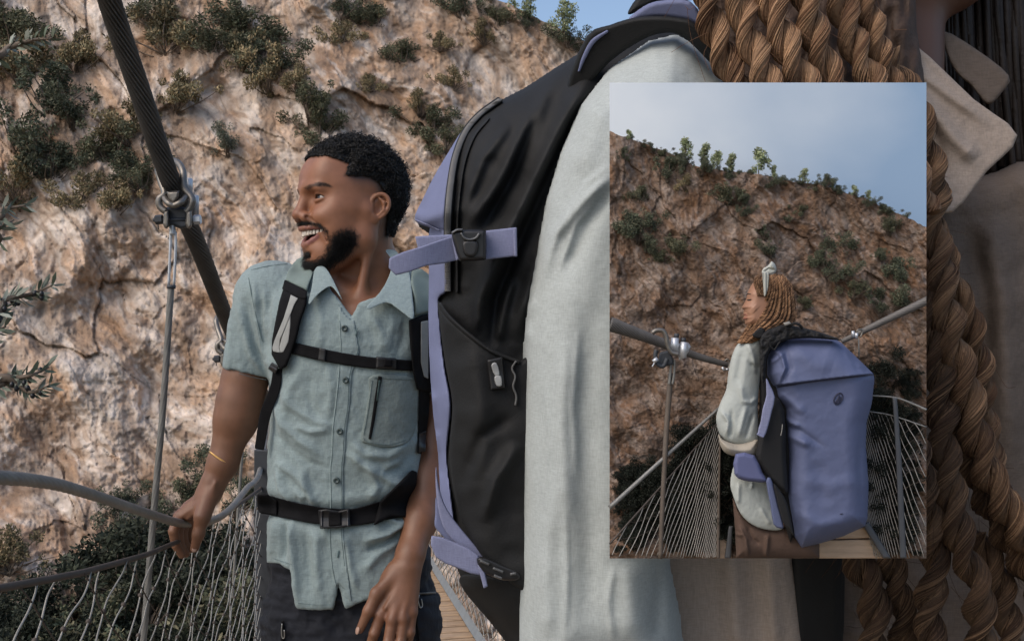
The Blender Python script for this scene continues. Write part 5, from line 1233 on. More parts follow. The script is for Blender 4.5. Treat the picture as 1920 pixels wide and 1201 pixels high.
obj('strap_edge_and_glint', plate(smooth_poly([(1176, 40), (1207, 12), (1241, 1), (1295, 3), (1325, 50), (1350, 110), (1338, 100), (1303, 48), (1268, 37), (1228, 34)], 3), lambda x, y: dH(x, y)+.012, 0.010, 8, 2.4), M_purple, nb_)
obj('top_handle', plate(smooth_poly([(1176, 28), (1195, -5), (1230, -30), (1290, -30), (1300, 0), (1240, 4), (1205, 18)], 3), 0.985, 0.012, 8, 2.6), M_black, nb_)
obj('strap_edge_and_glint', plate(ribbon([(1085, 135), (1095, 108), (1112, 78), (1140, 58)], wpx=[4, 8, 9, 5]), lambda x, y: dH(x, y)-.010, 0.003, 3, 1.6), M_purple, nb_)  # thin purple strip painting the glint along the strap

# the woman: body, then clothes and braids
Wc = Vol(np.array([190, 880, 1500.]), np.array([620, 1300, 2090.]), 5)
Wc.cap((395, 1070, 1530), (405, 1060, 1800), 62, 52); Wc.ell((415, 1050, 1900), (82, 96, 112), k=40); Wc.ell((470, 1060, 1850), (50, 60, 70), k=30)
Wc.cap((300, 1120, 1570), (400, 1120, 1560), 55, 55, k=40)
wV, wF = Wc.mesh(); wV = wV/1000
wom = obj('person', (wV, wF), mat('brown_skin', (0.105, 0.048, 0.030), 0.5, 0.08, 20), origin=(0.35, 1.1, 0))
tag(wom, 'near woman cut by the frame, pale shirt sleeve and chunky blond brown braids', 'person')
slv = [(1420, 150), (1372, 150), (1346, 128), (1312, 88), (1268, 63), (1216, 76), (1142, 128), (1088, 196), (1050, 285), (1022, 380), (1006, 470), (990, 555), (981, 640), (977, 760), (974, 900), (972, 1290), (1292, 1290), (1276, 1150), (1256, 1050), (1300, 900), (1370, 600), (1430, 300)]
FSL = [([(1143, 312), (1098, 345), (1060, 398), (1034, 470)], 5, .0035), ([(1120, 372), (1080, 420), (1052, 500)], 4, .003), ([(1005, 545), (992, 590), (988, 650)], 4, .003), ([(1060, 240), (1040, 320), (1025, 400)], 6, .003), ([(1020, 700), (1030, 820), (1022, 960)], 5, .003), ([(1085, 620), (1075, 760), (1082, 900)], 6, .003), ([(1150, 1060), (1140, 1130), (1150, 1200)], 6, .003), ([(1060, 960), (1064, 1080), (1058, 1200)], 5, .003), ([(1143, 330), (1090, 380), (1040, 440), (1010, 540)], 12, .010), ([(1150, 350), (1100, 420), (1060, 520)], 14, -.008), ([(1060, 640), (1050, 800), (1060, 1000)], 22, .008), ([(1110, 560), (1095, 760), (1105, 1000), (1100, 1190)], 26, -.007), ([(1180, 1050), (1190, 1200)], 24, .008), ([(1030, 900), (1020, 1100), (1025, 1200)], 18, .007), ([(1000, 560), (985, 600), (990, 640)], 8, .008), ([(1150, 160), (1110, 240), (1085, 330)], 22, .006), ([(1240, 1060), (1230, 1200)], 15, -.006)]
obj('shirt_sleeve', plate(slv, 0.985, 0.085, 130, 5, warp=lambda x, y: folds(x, y, FSL)+.0008*fbm(np.stack([x/60, y/90], -1), 3, 92)), M_sleeve, wom)
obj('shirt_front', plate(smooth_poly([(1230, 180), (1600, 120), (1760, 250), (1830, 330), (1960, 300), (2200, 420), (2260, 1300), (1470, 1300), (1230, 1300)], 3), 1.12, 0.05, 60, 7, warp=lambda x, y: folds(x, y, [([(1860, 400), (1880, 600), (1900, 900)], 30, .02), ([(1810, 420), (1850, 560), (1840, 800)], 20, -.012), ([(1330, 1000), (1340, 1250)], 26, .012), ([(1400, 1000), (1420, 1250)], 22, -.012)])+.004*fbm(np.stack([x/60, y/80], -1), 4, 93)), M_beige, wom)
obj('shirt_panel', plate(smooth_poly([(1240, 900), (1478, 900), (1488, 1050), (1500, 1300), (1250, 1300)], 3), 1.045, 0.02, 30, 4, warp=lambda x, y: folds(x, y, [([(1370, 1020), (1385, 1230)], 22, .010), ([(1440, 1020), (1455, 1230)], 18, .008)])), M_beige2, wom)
obj('dark_gap', plate(smooth_poly([(1484, 900), (1580, 900), (1585, 1050), (1570, 1300), (1496, 1300)], 3), 1.05, 0.02, 20, 5), M_black, wom)  # black sheet standing in for the dark gap beside the panel
dc = tri_depth((1600, 20, 1.0), (1907, 252, .985), (1783, 397, .975))
obj('collar', plate(smooth_poly([(1596, -20), (1622, -6), (1688, 62), (1745, 108), (1826, 186), (1908, 254), (1850, 322), (1786, 398), (1742, 372), (1700, 240), (1664, 140), (1620, 60)], 3), dc, 0.004, 6, 3, warp=lambda x, y: folds(x, y, [([(1700, 150), (1790, 260), (1830, 300)], 16, .010), ([(1740, 220), (1770, 330)], 14, -.008), ([(1640, 60), (1740, 150), (1850, 230)], 10, .006)])), M_beige2, wom)
obj('collar', plate(smooth_poly([(1768, 58), (1830, 92), (1892, 142), (1880, 172), (1852, 196), (1820, 160), (1796, 140), (1776, 104)], 3), 1.055, 0.005, 6, 3), M_beige, wom)
obj('hair_roots', plate(smooth_poly([(1330, -120), (1500, -140), (1690, -120), (1720, 60), (1740, 300), (1600, 330), (1440, 260), (1370, 120)], 3), 0.985, 0.02, 30, 5, warp=lambda x, y: .004*fbm(np.stack([x/14, y/50], -1), 3, 97)), mat('brown_hair', (0.055, 0.03, 0.018), 0.7, 0.4, 60, bump=0.5, bscale=300), wom)
# dark loose hair at the top right
hb = []
for i in range(240):
    x = 1770+rnd.random()*260; y0 = -140+rnd.random()*60; d = 1.10+rnd.random()*0.05
    hb.append(curve([P(x, y0, d), P(x+8, y0+150+rnd.random()*60, d), P(x+15+rnd.random()*25, y0+320+rnd.random()*160, d+.02)], 14))
hV, hF = tubes(np.array(hb), 0.0042, 5)
pl_h = plate(smooth_poly([(1740, -160), (2120, -160), (2130, 360), (1960, 420), (1860, 330), (1820, 220), (1740, 140)], 3), 1.18, 0.03, 30, 7)
obj('hair', join([(hV, hF), pl_h]), M_blackhair, wom)
B1, B2, B3 = np.array([0.50, 0.305, 0.175]), np.array([0.165, 0.083, 0.045]), np.array([0.05, 0.026, 0.016])
def braid(pts, wpx, parent, tint=1.0, seed=0, n=None, name='braid', pitch=2.0, sides=9, strand_detail=True):
    """two-strand twist along (px,py,d) points"""
    g = np.random.default_rng(seed); raw = np.array([P(*p) for p in pts]); L0 = np.linalg.norm(np.diff(raw, axis=0), axis=1).sum(); dm = np.mean([p[2] for p in pts]); wm = wpx*KPX*dm
    n = n or int(max(30, L0/wm*11)); c = curve(raw, n); s = np.concatenate([[0], np.cumsum(np.linalg.norm(np.diff(c, axis=0), axis=1))])
    T = np.gradient(c, axis=0); T /= np.linalg.norm(T, axis=1, keepdims=True); U = np.cross(T, [0, 1, 0]); U /= np.linalg.norm(U, axis=1, keepdims=True); Wd = np.cross(T, U)
    out = []; cols = []
    def tone(k, off=0.0):
        m = np.clip(0.55+0.6*vnoise(np.stack([s/wm*0.55+k*7, s*0+off, s*0+seed], -1), seed), 0, 1)[:, None]
        cc = B2*(1-m)+B1*m; dk_ = np.clip(vnoise(np.stack([s/wm*0.9+k*3, s*0+off, s*0+seed+4], -1), seed+3)-0.25, 0, 1)[:, None]; return (cc*(1-dk_)+B3*dk_)*tint
    for k in range(2):
        a = s/(wm*pitch)*2*np.pi+k*np.pi+seed+0.5*vnoise(np.stack([s/wm*0.3, s*0, s*0+seed+k], -1), 3)
        q = c+(U*np.cos(a)[:, None]+Wd*np.sin(a)[:, None])*wm*0.25
        r = wm*0.27*(1+0.12*vnoise(np.stack([s/wm*0.8, s*0+k, s*0+seed], -1), 5))
        V, F = tubes(q, r*(0.9 if strand_detail else 1), sides); out.append((V, F)); cols.append(np.repeat(tone(k)*(0.6 if strand_detail else 1), sides, 0))
        if strand_detail:
            for j in range(44):
                ph = j/44*2*np.pi+g.normal()*0.1; tw = 1.3*a+ph+0.25*vnoise(np.stack([s/wm*0.8, s*0+j, s*0+k], -1), seed)
                rr = r*(0.93+0.10*g.random()+0.10*vnoise(np.stack([s/wm*0.7, s*0+j, s*0+k+9], -1), seed+1))
                e = q+(U*np.cos(tw)[:, None]+Wd*np.sin(tw)[:, None])*rr[:, None]
                V, F = tubes(e, wm*0.016*(0.6+0.9*g.random()), 4, caps=False); out.append((V, F)); cols.append(np.repeat(tone(k, j*0.23)*(0.7+0.6*g.random()), 4, 0))
    if strand_detail:
        for j in range(26):
            i0 = int(g.integers(0, max(1, n-12))); b = c[i0]+(U[i0]*g.normal()+Wd[i0]*g.normal())*wm*0.3; L = wm*(0.5+0.7*g.random()); dv = T[i0]*0.9+g.normal(size=3)*0.5
            e = curve([b, b+dv*L*0.5+g.normal(size=3)*L*0.08, b+dv*L+g.normal(size=3)*L*0.25], 7); V, F = tubes(e, wm*0.008, 3, caps=False); out.append((V, F)); cols.append(np.repeat((B2*tint)[None], len(V), 0))
    V, F = join(out); return obj(name, (V, F), M_braid, parent, attrs={'col': np.concatenate(cols)})
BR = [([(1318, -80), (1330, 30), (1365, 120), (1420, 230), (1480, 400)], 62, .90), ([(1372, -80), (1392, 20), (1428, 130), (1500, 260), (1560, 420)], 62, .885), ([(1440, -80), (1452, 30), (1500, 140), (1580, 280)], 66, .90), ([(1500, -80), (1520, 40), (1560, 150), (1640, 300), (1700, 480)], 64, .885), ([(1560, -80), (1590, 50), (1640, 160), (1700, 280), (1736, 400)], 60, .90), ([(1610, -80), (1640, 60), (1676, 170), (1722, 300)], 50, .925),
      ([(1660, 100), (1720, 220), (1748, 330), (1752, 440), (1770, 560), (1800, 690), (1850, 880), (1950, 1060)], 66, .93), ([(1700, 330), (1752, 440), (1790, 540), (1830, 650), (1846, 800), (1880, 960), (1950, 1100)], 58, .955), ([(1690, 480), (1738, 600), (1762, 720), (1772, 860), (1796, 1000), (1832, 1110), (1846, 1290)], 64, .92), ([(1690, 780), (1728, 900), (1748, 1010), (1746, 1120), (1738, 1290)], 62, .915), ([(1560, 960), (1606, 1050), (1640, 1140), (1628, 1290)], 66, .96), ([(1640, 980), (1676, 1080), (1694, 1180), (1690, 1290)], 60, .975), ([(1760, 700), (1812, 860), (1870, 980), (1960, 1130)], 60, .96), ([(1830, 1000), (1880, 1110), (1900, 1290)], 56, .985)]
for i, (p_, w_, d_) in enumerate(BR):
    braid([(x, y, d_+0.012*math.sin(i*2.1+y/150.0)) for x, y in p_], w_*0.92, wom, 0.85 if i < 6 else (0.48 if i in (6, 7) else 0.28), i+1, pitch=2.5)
# ------------------------------------------------------------------ the framed view standing in front of the near woman: a board with a modelled scene on it
RX0, RY0, RX1, RY1 = 1143, 155, 1737, 1046
CL = (RX0, RY0, RX1, RY1)
M_print = bpy.data.materials.new('printed_sky'); M_print.use_nodes = True
n_ = M_print.node_tree; b_ = n_.nodes['Principled BSDF']; b_.inputs['Roughness'].default_value = 0.85; b_.inputs['Specular IOR Level'].default_value = 0.1
tc_ = n_.nodes.new('ShaderNodeTexCoord'); mp_ = n_.nodes.new('ShaderNodeMapping'); mp_.inputs['Scale'].default_value = (5, 5, 7); mp_.inputs['Location'].default_value = (0.35, 0, 0.2); n_.links.new(tc_.outputs['Object'], mp_.inputs[0])
nz_ = n_.nodes.new('ShaderNodeTexNoise'); nz_.inputs['Scale'].default_value = 1.1; nz_.inputs['Detail'].default_value = 5; nz_.inputs['Roughness'].default_value = 0.45; n_.links.new(mp_.outputs[0], nz_.inputs['Vector'])
sx_ = n_.nodes.new('ShaderNodeSeparateXYZ'); n_.links.new(tc_.outputs['Object'], sx_.inputs[0])
m1 = n_.nodes.new('ShaderNodeMath'); m1.operation = 'MULTIPLY_ADD'; n_.links.new(sx_.outputs['X'], m1.inputs[0]); m1.inputs[1].default_value = 2.6; n_.links.new(nz_.outputs['Fac'], m1.inputs[2])
rp_ = n_.nodes.new('ShaderNodeValToRGB'); rp_.color_ramp.elements[0].position = 0.18; rp_.color_ramp.elements[0].color = (0.76, 0.82, 0.87, 1); rp_.color_ramp.elements[1].position = 0.85; rp_.color_ramp.elements[1].color = (0.30, 0.43, 0.60, 1)
n_.links.new(m1.outputs[0], rp_.inputs[0]); n_.links.new(rp_.outputs[0], b_.inputs['Base Color'])
bf = [P(x, y, d) for d in (0.832, 0.838) for x, y in ((RX0, RY0), (RX1, RY0), (RX1, RY1), (RX0, RY1))]
board = obj('picture_board', (np.array(bf), np.array([[0, 3, 2, 1], [4, 5, 6, 7], [0, 1, 5, 4], [1, 2, 6, 5], [2, 3, 7, 6], [3, 0, 4, 7]])), M_print, smooth=False)
tag(board, 'upright rectangular picture board with a pale cloudy sky, standing before the near woman', 'picture board')
M_rockI = M_rock_small
SK2 = np.array([(0, 246), (60, 268), (150, 298), (240, 332), (330, 372), (430, 418), (540, 440), (640, 455), (760, 460), (860, 490), (960, 500), (1050, 512), (1180, 548), (1300, 592), (1400, 642), (1480, 672), (1605, 728)], float)
def isky(px): return np.interp(px, RX0+SK2[:, 0]/2.699, RY0+SK2[:, 1]/2.699)+1.6*fbm(np.stack([px*0.09, px*0], -1), 3, 7)
def i_d(X, Y): return 0.776+0.020*np.clip((1046-Y)/800, 0, 1.0)
V, F, c = build_cliff('cliff', RX0, RX1, RY1, isky, i_d, 420, 600, 40.0, 0.0105, M_rockI, 1169, 344)
ic = kind(obj('cliff_relief', (V, F), M_rockI, attrs={'col': c*np.array([0.45, 0.41, 0.395])})); icb = bvh_of(V, F)
def i_at(px, py):
    q = Vector(P(px, py, 1.0))-Vector((0, 0, CZ)); h = icb.ray_cast(Vector((0, 0, CZ)), q.normalized()); return h[0].y if h[0] is not None else float(i_d(px, py))
zi = lambda a, b: (RX0+a/2.699, RY0+b/2.699)
ISH = [('dark', 30, 370, 38, 'at the top left edge of the picture cliff'), ('dark', 290, 440, 62, 'big, high on the left of the picture cliff'), ('dark', 380, 400, 40, 'under the left trees of the picture skyline'), ('dark', 470, 430, 45, 'just below the picture skyline, left of its tallest tree'), ('olive', 600, 560, 58, 'upper middle of the picture cliff'), ('dark', 650, 590, 40, 'below the tallest tree of the picture skyline'), ('dark', 610, 470, 36, 'touching the picture skyline left of the tallest tree'), ('dark', 830, 500, 30, 'hanging from the picture skyline right of the tallest tree'), ('dry', 380, 510, 45, 'straw patch left of the middle of the picture cliff'), ('dark', 690, 645, 30, 'above the rusty ledge of the picture cliff'), ('dark', 890, 685, 18, 'tiny, on the pale rock of the picture cliff'),
       ('dark', 780, 760, 36, 'upper one of the two above the head of the braided woman'), ('dark', 820, 840, 50, 'just above the head scarf knot'), ('olive', 965, 640, 30, 'small, right of the pale rock'), ('dark', 1110, 810, 62, 'right of and above the braided head'), ('dark', 1085, 900, 52, 'right of the braids on the picture cliff'), ('dark', 1190, 950, 50, 'large, over the top of the periwinkle pack'), ('olive', 1240, 1040, 50, 'faint, above the right cable clamp of the picture'), ('dark', 1370, 875, 36, 'alone on the right of the picture cliff'), ('dark', 1240, 820, 25, 'thin, right half of the picture cliff'), ('olive', 1420, 720, 50, 'pale, under the right skyline of the picture'), ('dark', 1380, 650, 32, 'on the right skyline of the picture'), ('dark', 1540, 960, 70, 'at the right edge above the right cable'), ('dark', 1360, 1110, 68, 'behind the right cable of the picture'), ('dark', 1520, 1090, 70, 'at the right edge behind the right cable'),
       ('dark', 70, 740, 72, 'big and dark on the left edge of the picture cliff'), ('dark', 200, 700, 62, 'dark, left part of the picture cliff, biggest of a row'), ('dark', 180, 810, 50, 'lower in the left row on the picture cliff'), ('olive', 340, 820, 68, 'brownish, left of the middle of the picture cliff'), ('olive', 150, 560, 50, 'on the upper left slope of the picture'), ('olive', 980, 1110, 38, 'touching the right side of the braids'), ('olive', 270, 870, 40, 'under the brownish bush on the picture cliff'), ('dark', 1090, 500, 36, 'along the skyline right of the tallest tree'), ('dark', 1330, 600, 24, 'on the descending skyline of the picture')]
for (k, a, b, r, wh) in ISH:
    x, y = zi(a, b); r_ = r/2.699; x = min(max(x, RX0+r_*1.95), RX1-r_*1.95)
    put_shrub(k, x, y, r_*1.08, wh, i_at(x, y+2)-0.001, 'shrubs on the cliff of the picture', 0.85)
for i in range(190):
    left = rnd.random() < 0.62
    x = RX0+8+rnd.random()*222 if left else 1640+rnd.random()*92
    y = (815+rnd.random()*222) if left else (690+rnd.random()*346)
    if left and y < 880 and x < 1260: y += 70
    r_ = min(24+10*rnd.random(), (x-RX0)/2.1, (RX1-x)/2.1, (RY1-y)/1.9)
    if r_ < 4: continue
    put_shrub('gorge2', x, y, r_, '', i_at(x, y)-0.003-0.004*rnd.random(), 'bushes in the gorge of the picture', 0.9, label='shade-darkened bush low in the picture gorge behind the nets')
for (a, b, h, i_, lab) in ((385, 380, 105, 0, 'leftmost big tree on the picture skyline'), (480, 415, 110, 1, 'second loose tree on the picture skyline, close to the leftmost'), (545, 440, 100, 0, 'thin bare looking tree between two fuller ones on the picture skyline'), (615, 455, 100, 1, 'narrow tree just left of the tallest skyline tree'), (755, 462, 135, 0, 'tallest and roundest pale tree on the picture skyline'), (825, 480, 66, 1, 'small tree leaning on the right of the tallest skyline tree'), (990, 505, 78, 0, 'lone narrow tree right of the tallest skyline tree'), (1130, 535, 52, 1, 'short tree in the middle of the descending picture skyline'), (1235, 565, 55, 0, 'round short tree on the descending picture skyline'), (1305, 595, 56, 1, 'yellow green short tree at the right of the picture skyline'), (95, 285, 55, 0, 'tiny dark tree at the left end of the picture skyline')):
    x, y = zi(a, b); put_tree(i_+2, x, y+4, 0.98*h/2.699, 0.797, lab, 'trees on the skyline of the picture')

for i in range(24):
    x = RX0+26+i*23.5+rnd.random()*14
    if x > RX1-22: break
    put_shrub('dark' if i % 3 else 'olive', x, float(isky(np.array([x]))[0])+2, 8+6*rnd.random(), '', 0.800, 'scrub along the ridge of the picture', 0.7, label='low scrub along the ridge line of the picture')
def itube(pts, r, sides=6, n=None):
    q = np.array([P(*p) for p in pts]); q = curve(q, n or 8*len(q)) if len(q) > 2 else q
    rr = np.interp(np.linspace(0, 1, len(q)), np.linspace(0, 1, len(np.atleast_1d(r))), np.atleast_1d(r))*KPX*0.75; return tubes(q, rr, sides)
D1, D2, D3 = 0.745, 0.752, 0.76
# cables of the pictured bridge
cbl = [P(RX0, 607, .738), P(1180, 620, .741), P(1240, 642, .747), P(1300, 665, .752), P(1372, 686, .758)]
nn = 140; rr = np.interp(np.linspace(0, 1, nn), [0, .45, 1], [14, 10, 5])*KPX*.745
def inbox(VF):
    V, F = VF; x, y = PX(V); return PN(np.clip(x, RX0, RX1), y, V[:, 1]), F
tag(obj('suspension_cable', inbox(wire_rope_mesh(cbl, rr, 20, 90, nn, 4, 0.2)), M_rope if False else mat('cable_grey', (0.12, 0.112, 0.105), 0.55, 0.2, 90, metal=0.3)), 'thick grey cable entering the picture from its left edge', 'cable', 'cables in the picture')
tag(obj('suspension_cable', inbox(wire_rope_mesh([P(1578, 640, .764), P(1640, 610, .76), P(RX1+4, 562, .755)], np.linspace(4.5, 8, 90)*KPX*.76, 12, 90, 90, 4, 0.14)), MATS['cable_grey']), 'thinner cable rising to the right edge of the picture', 'cable', 'cables in the picture')
z5 = lambda L, d: [(1143+a/5.004, 560+b/5.004, d) for a, b in L]
ck = thing('cable_clamp', 'bright bolted clamp on the thick left cable of the picture', 'clamp', P(1255, 690, .742), 'clamps on the suspension cable')
obj('bow', itube(z5([(400, 320), (440, 295), (500, 300), (530, 350), (545, 430), (580, 500), (640, 520)], .722), 4.4), M_forged, ck)
obj('bow', itube(z5([(440, 480), (430, 520), (440, 600), (500, 630), (540, 560)], .728), 4), M_darksteel, ck)
obj('cheek', plate([(x, y) for x, y, _ in z5([(470, 500), (560, 480), (600, 560), (600, 620), (500, 640), (450, 610)], 0)], .735, .005, 3, 1), M_darksteel, ck)
for pts, r_ in (([(615, 365), (605, 500)], 7.5), ([(700, 405), (685, 550)], 7)):
    obj('sleeve', itube(z5(pts, .727), r_, 12), M_galv, ck)
obj('plate', plate([(x, y) for x, y, _ in z5([(640, 420), (740, 410), (768, 450), (740, 500), (700, 560), (650, 580)], 0)], .733, .003, 3, 1), M_galv, ck)
for a, b in ((630, 345), (695, 385)): obj('nut', itube(z5([(a, b-20), (a-3, b+20)], .727), 4.5, 6), M_darksteel, ck)
obj('bolt_end', itube(z5([(410, 590), (450, 560)], .725), 4, 8), M_galv, ck)
obj('pin', itube(z5([(420, 600), (400, 635)], .725), 1.2, 5), M_galv, ck)
hI = thing('hanger_rod', 'rod hanging from the clamp at the left of the picture', 'hanger', P(1240, 1040, .745), 'hangers of the bridge')
obj('loop', join([itube(z5([(575, 570), (570, 700), (560, 800)], .733), 2.4), itube(z5([(608, 570), (605, 700), (590, 800)], .733), 2.4)]), M_rope, hI)
obj('rod', itube([(1258, 700, .736), (1250, 800, .738), (1243, 930, .74), (1238, RY1, .742)], [5.2, 5, 4.6, 4.4]), mat('rod_brown', (0.13, 0.105, 0.085), 0.6, 0.2, 60, metal=0.2), hI)
c2 = thing('cable_clamp', 'small far clamp beside the pale sleeve in the picture', 'clamp', P(1358, 692, .755), 'clamps on the suspension cable')
obj('bow', itube([(1359, 676, .75), (1364, 673, .75), (1368, 680, .75), (1366, 690, .75), (1362, 694, .75)], 1.8), M_forged, c2); obj('nut', join([itube([(1354, 688, .75), (1358, 694, .75)], 2.6, 6), itube([(1361, 692, .75), (1366, 692, .75)], 2.4, 6)]), M_galv, c2)
c3 = thing('cable_clamp', 'tiny white clamp on the right cable of the picture', 'clamp', P(1608, 640, .757), 'clamps on the suspension cable')
obj('bow', itube([(1604, 634, .755), (1606, 621, .753), (1613, 617, .753), (1617, 622, .753), (1613, 632, .753)], 1.8), M_forged, c3); obj('sleeve', join([itube([(1599, 620, .752), (1600, 632, .752)], 3.2, 8), itube([(1606, 624, .751), (1606, 634, .751)], 3, 8)]), M_galv, c3)
tag(obj('hanger_rod', itube([(1610, 634, .757), (1610.5, 671, .758)], 1.4), M_rope), 'short thin hanger under the tiny white clamp of the picture', 'hanger', 'hangers of the bridge')
tag(obj('handrail_rope', itube([(RX0, 951, .728), (1245, 858, .74), (1350, 763, .752)], [4.6, 3.8, 3]), M_rope), 'straight handrail rope slanting up to the rolled cuff in the picture', 'handrail')
tag(obj('handrail_rope', itube([(1633, 741, .76), (1678, 745, .757), (1710, 756, .755), (RX1, 768, .752)], [1.6, 1.8, 2.2, 2.6]), M_rope), 'thin handrail rope right of the periwinkle pack in the picture', 'handrail')
def inet(name, label, vx, ytop, hgt, sgn, cmin, cmax, dfun, dl, sh, clipx):
    t = thing('safety_net', label, 'net', P(vx+sgn*60, 1040, .75), 'nets along the bridge sides')
    A, B = [], []; q = np.linspace(0, 1, 220)
    for fam, s2, store in ((1, -sh, A), (2, sh, B)):
        for i in range(-160, 260):
            u0 = 1/cmax+i*dl
            u = u0+s2*q+0.00005*np.sin(q*70+i*3.1)*(1 if fam == 1 else .6); m = (u > 1/cmax) & (u < 1/cmin)
            if m.sum() < 3: continue
            cc = 1/u[m]; x = vx+sgn*cc; y = ytop(cc)+hgt*cc*q[m]
            k = (y < RY1-0.5) & (x > clipx[0]) & (x < clipx[1])
            if k.sum() < 3: continue
            x, y, cc = x[k], y[k], cc[k]
            store.append(curve(np.stack([x, y, dfun(cc)], -1), 46))
    for nm, st_, r_, m_ in (('wire', A, 0.85, mat('fine_wire', (0.33, 0.31, 0.28), 0.55, 0.15, 60, metal=0.2)), ('cross_wire', B, 0.45, M_netdark)):
        q3 = np.array(st_); obj(nm, tubes(PN(q3[..., 0], q3[..., 1], q3[..., 2]), r_*KPX*0.75, 4), m_, t)
    return t
nl_ = inet('l', 'fine wire net on the left side of the bridge in the picture', 1474, lambda c: 648+1.12*c, 2.2, -1, 124, 331, lambda c: .758-.022*np.clip((c-124)/207, 0, 1), 0.00037, 0.0081, (RX0+.5, RX1))
obj('edge_rope', itube([(RX0, 1019, .735), (1254, 895, .746), (1350, 787, .756)], [2.0, 1.6, 1.2]), M_netdark, nl_)
nr_ = inet('r', 'fine wire net on the right side of the bridge in the picture', 1546, lambda c: 745+.28*c, 2.9, 1, 76, 191, lambda c: .765-.014*np.clip((c-76)/115, 0, 1), 0.0007, 0.012, (RX0, RX1-.5))
obj('edge_rope', itube([(1622, 770, .762), (1670, 778, .758), (RX1, 800, .752)], 1.3), M_rope, nr_)
tag(obj('bridge_post', plate([(1673, 745), (1682, 745), (1690, 850), (1700, RY1), (1687, RY1), (1679, 850)], .757, .003, 2, 1.5), mat('post_grey', (0.075, 0.08, 0.088), 0.6, 0.2, 40)), 'dark steel post in the right net of the picture', 'post', 'posts in the picture')
tag(obj('bridge_post', plate([(1349, 780), (1354, 780), (1351, 900), (1350, RY1), (1343, RY1), (1346, 900)], .7575, .002, 1.5, 1.2), MATS['rod_brown']), 'brown post at the far end of the left net in the picture', 'post', 'posts in the picture')
M_plank = mat('pale_plank', (0.50, 0.36, 0.25), 0.8, 0.2, 50, bump=0.2, bscale=300, stretch=(1, 1, 6))
kind(obj('bridge_deck', join([plate(p, .766, .002, 1.5, 1.5, clip=CL) for p in ([(1535, 1012), (1640, 1010), (1662, RY1), (1535, RY1)], [(1580, 1000), (1626, 985), (1640, 1008), (1560, 1010)], [(1346, 1012), (1372, 1008), (1372, RY1), (1346, RY1)])]), M_plank))
tag(obj('edge_bar', plate([(1617, 984), (1628, 976), (1672, RY1), (1656, RY1)], .76, .004, 3, 1.5), MATS['post_grey']), 'dark edge bar right of the planks in the picture', 'edge bar', 'edge bars of the bridge deck')
tag(obj('edge_bar', plate([(1366, 985), (1375, 985), (1371, RY1), (1358, RY1)], .762, .003, 3, 1.5), MATS['post_grey']), 'dark edge bar left of the brown trousers in the picture', 'edge bar', 'edge bars of the bridge deck')

# the pictured woman
DW = 0.735
M_iskin = mat('light_brown_skin', (0.33, 0.175, 0.11), 0.5, 0.06, 90)
M_cottonI = mat('cream_cotton', (0.40, 0.43, 0.41), 0.9, 0.07, 60, bump=0.2, bscale=500, spec=0.15)
M_cuff = mat('beige_cuff', (0.36, 0.325, 0.27), 0.9, 0.08, 60, bump=0.2, bscale=500, spec=0.15)
M_brown = mat('brown_trousers', (0.085, 0.052, 0.038), 0.9, 0.2, 60, bump=0.3, bscale=500)
face = [(1411, 531), (1404, 542), (1400.5, 551), (1399, 560), (1397, 565), (1391.5, 574), (1390.8, 577.5), (1394.5, 581), (1394.5, 584), (1393, 588), (1395, 591), (1393, 596), (1396, 601), (1396.5, 607), (1402, 613), (1412, 616), (1430, 625), (1450, 630), (1462, 600), (1470, 560), (1462, 530), (1440, 518), (1424, 519)]
fV, fF = plate(face, DW, .016, 22, 0.9, warp=lambda x, y: folds(x, y, [([(1402, 552), (1408, 549.5), (1416, 552)], 3, .0006), ([(1401, 562), (1408, 563)], 3.2, -.0009), ([(1411, 575), (1418, 582)], 9, .0007), ([(1397, 584), (1402, 588), (1404, 594)], 1.8, -.0007), ([(1394, 588), (1400, 590)], 2, .0006), ([(1394, 597), (1400, 598)], 2, .0006)]))
pw = obj('person', (fV, fF), M_iskin, origin=P(1440, 1046, DW)); tag(pw, 'woman with blond braids and a white head scarf, seen from behind in the picture', 'person')
fb = bvh_of(fV, fF); dF = depth_on([fb], 1385, 510, 1470, 630, 0, 2.0, 0)
def onf(off): return lambda x, y: dF(x, y)-off
obj('eyebrow', plate(ribbon([(1399.5, 553), (1402.5, 550.5), (1408, 551.5)], wpx=[1.6, 2, 1]), onf(.0004), .0004, .8, .5), M_blackhair, pw)
obj('eye', plate(ribbon([(1400.2, 562), (1404, 562.2), (1409, 561)], wpx=[2.2, 2.6, 1.2]), onf(.0004), .0005, .8, .5), M_blackhair, pw)
obj('lips', join([plate(ribbon([(1393.5, 589.5), (1397, 590), (1401.5, 592)], wpx=[1.8, 2.4, 1.0]), onf(.0002), .0006, .9, .5), plate(ribbon([(1393.5, 596), (1397, 596.5), (1401, 595)], wpx=[2.2, 3, 1.0]), onf(.0002), .0006, .9, .5)]), mat('lips', (0.33, 0.12, 0.09), 0.4, 0.05, 90), pw)
obj('trousers', plate([(1373, 930), (1389, 955), (1414, 980), (1440, 988), (1473, 986), (1490, 995), (1520, 1004), (1537, 1020), (1537, RY1-.3), (1380, RY1-.3), (1378, 995)], DW+.008, .009, 26, 1.6, clip=CL, warp=lambda x, y: folds(x, y, [([(1385, 985), (1398, 1010), (1404, 1046)], 4, .003), ([(1400, 985), (1412, 1010), (1425, 1020)], 4, -.002), ([(1440, 1000), (1436, 1046)], 4, .003), ([(1378, 1000), (1392, 1003)], 3, .002)])), M_brown, pw)
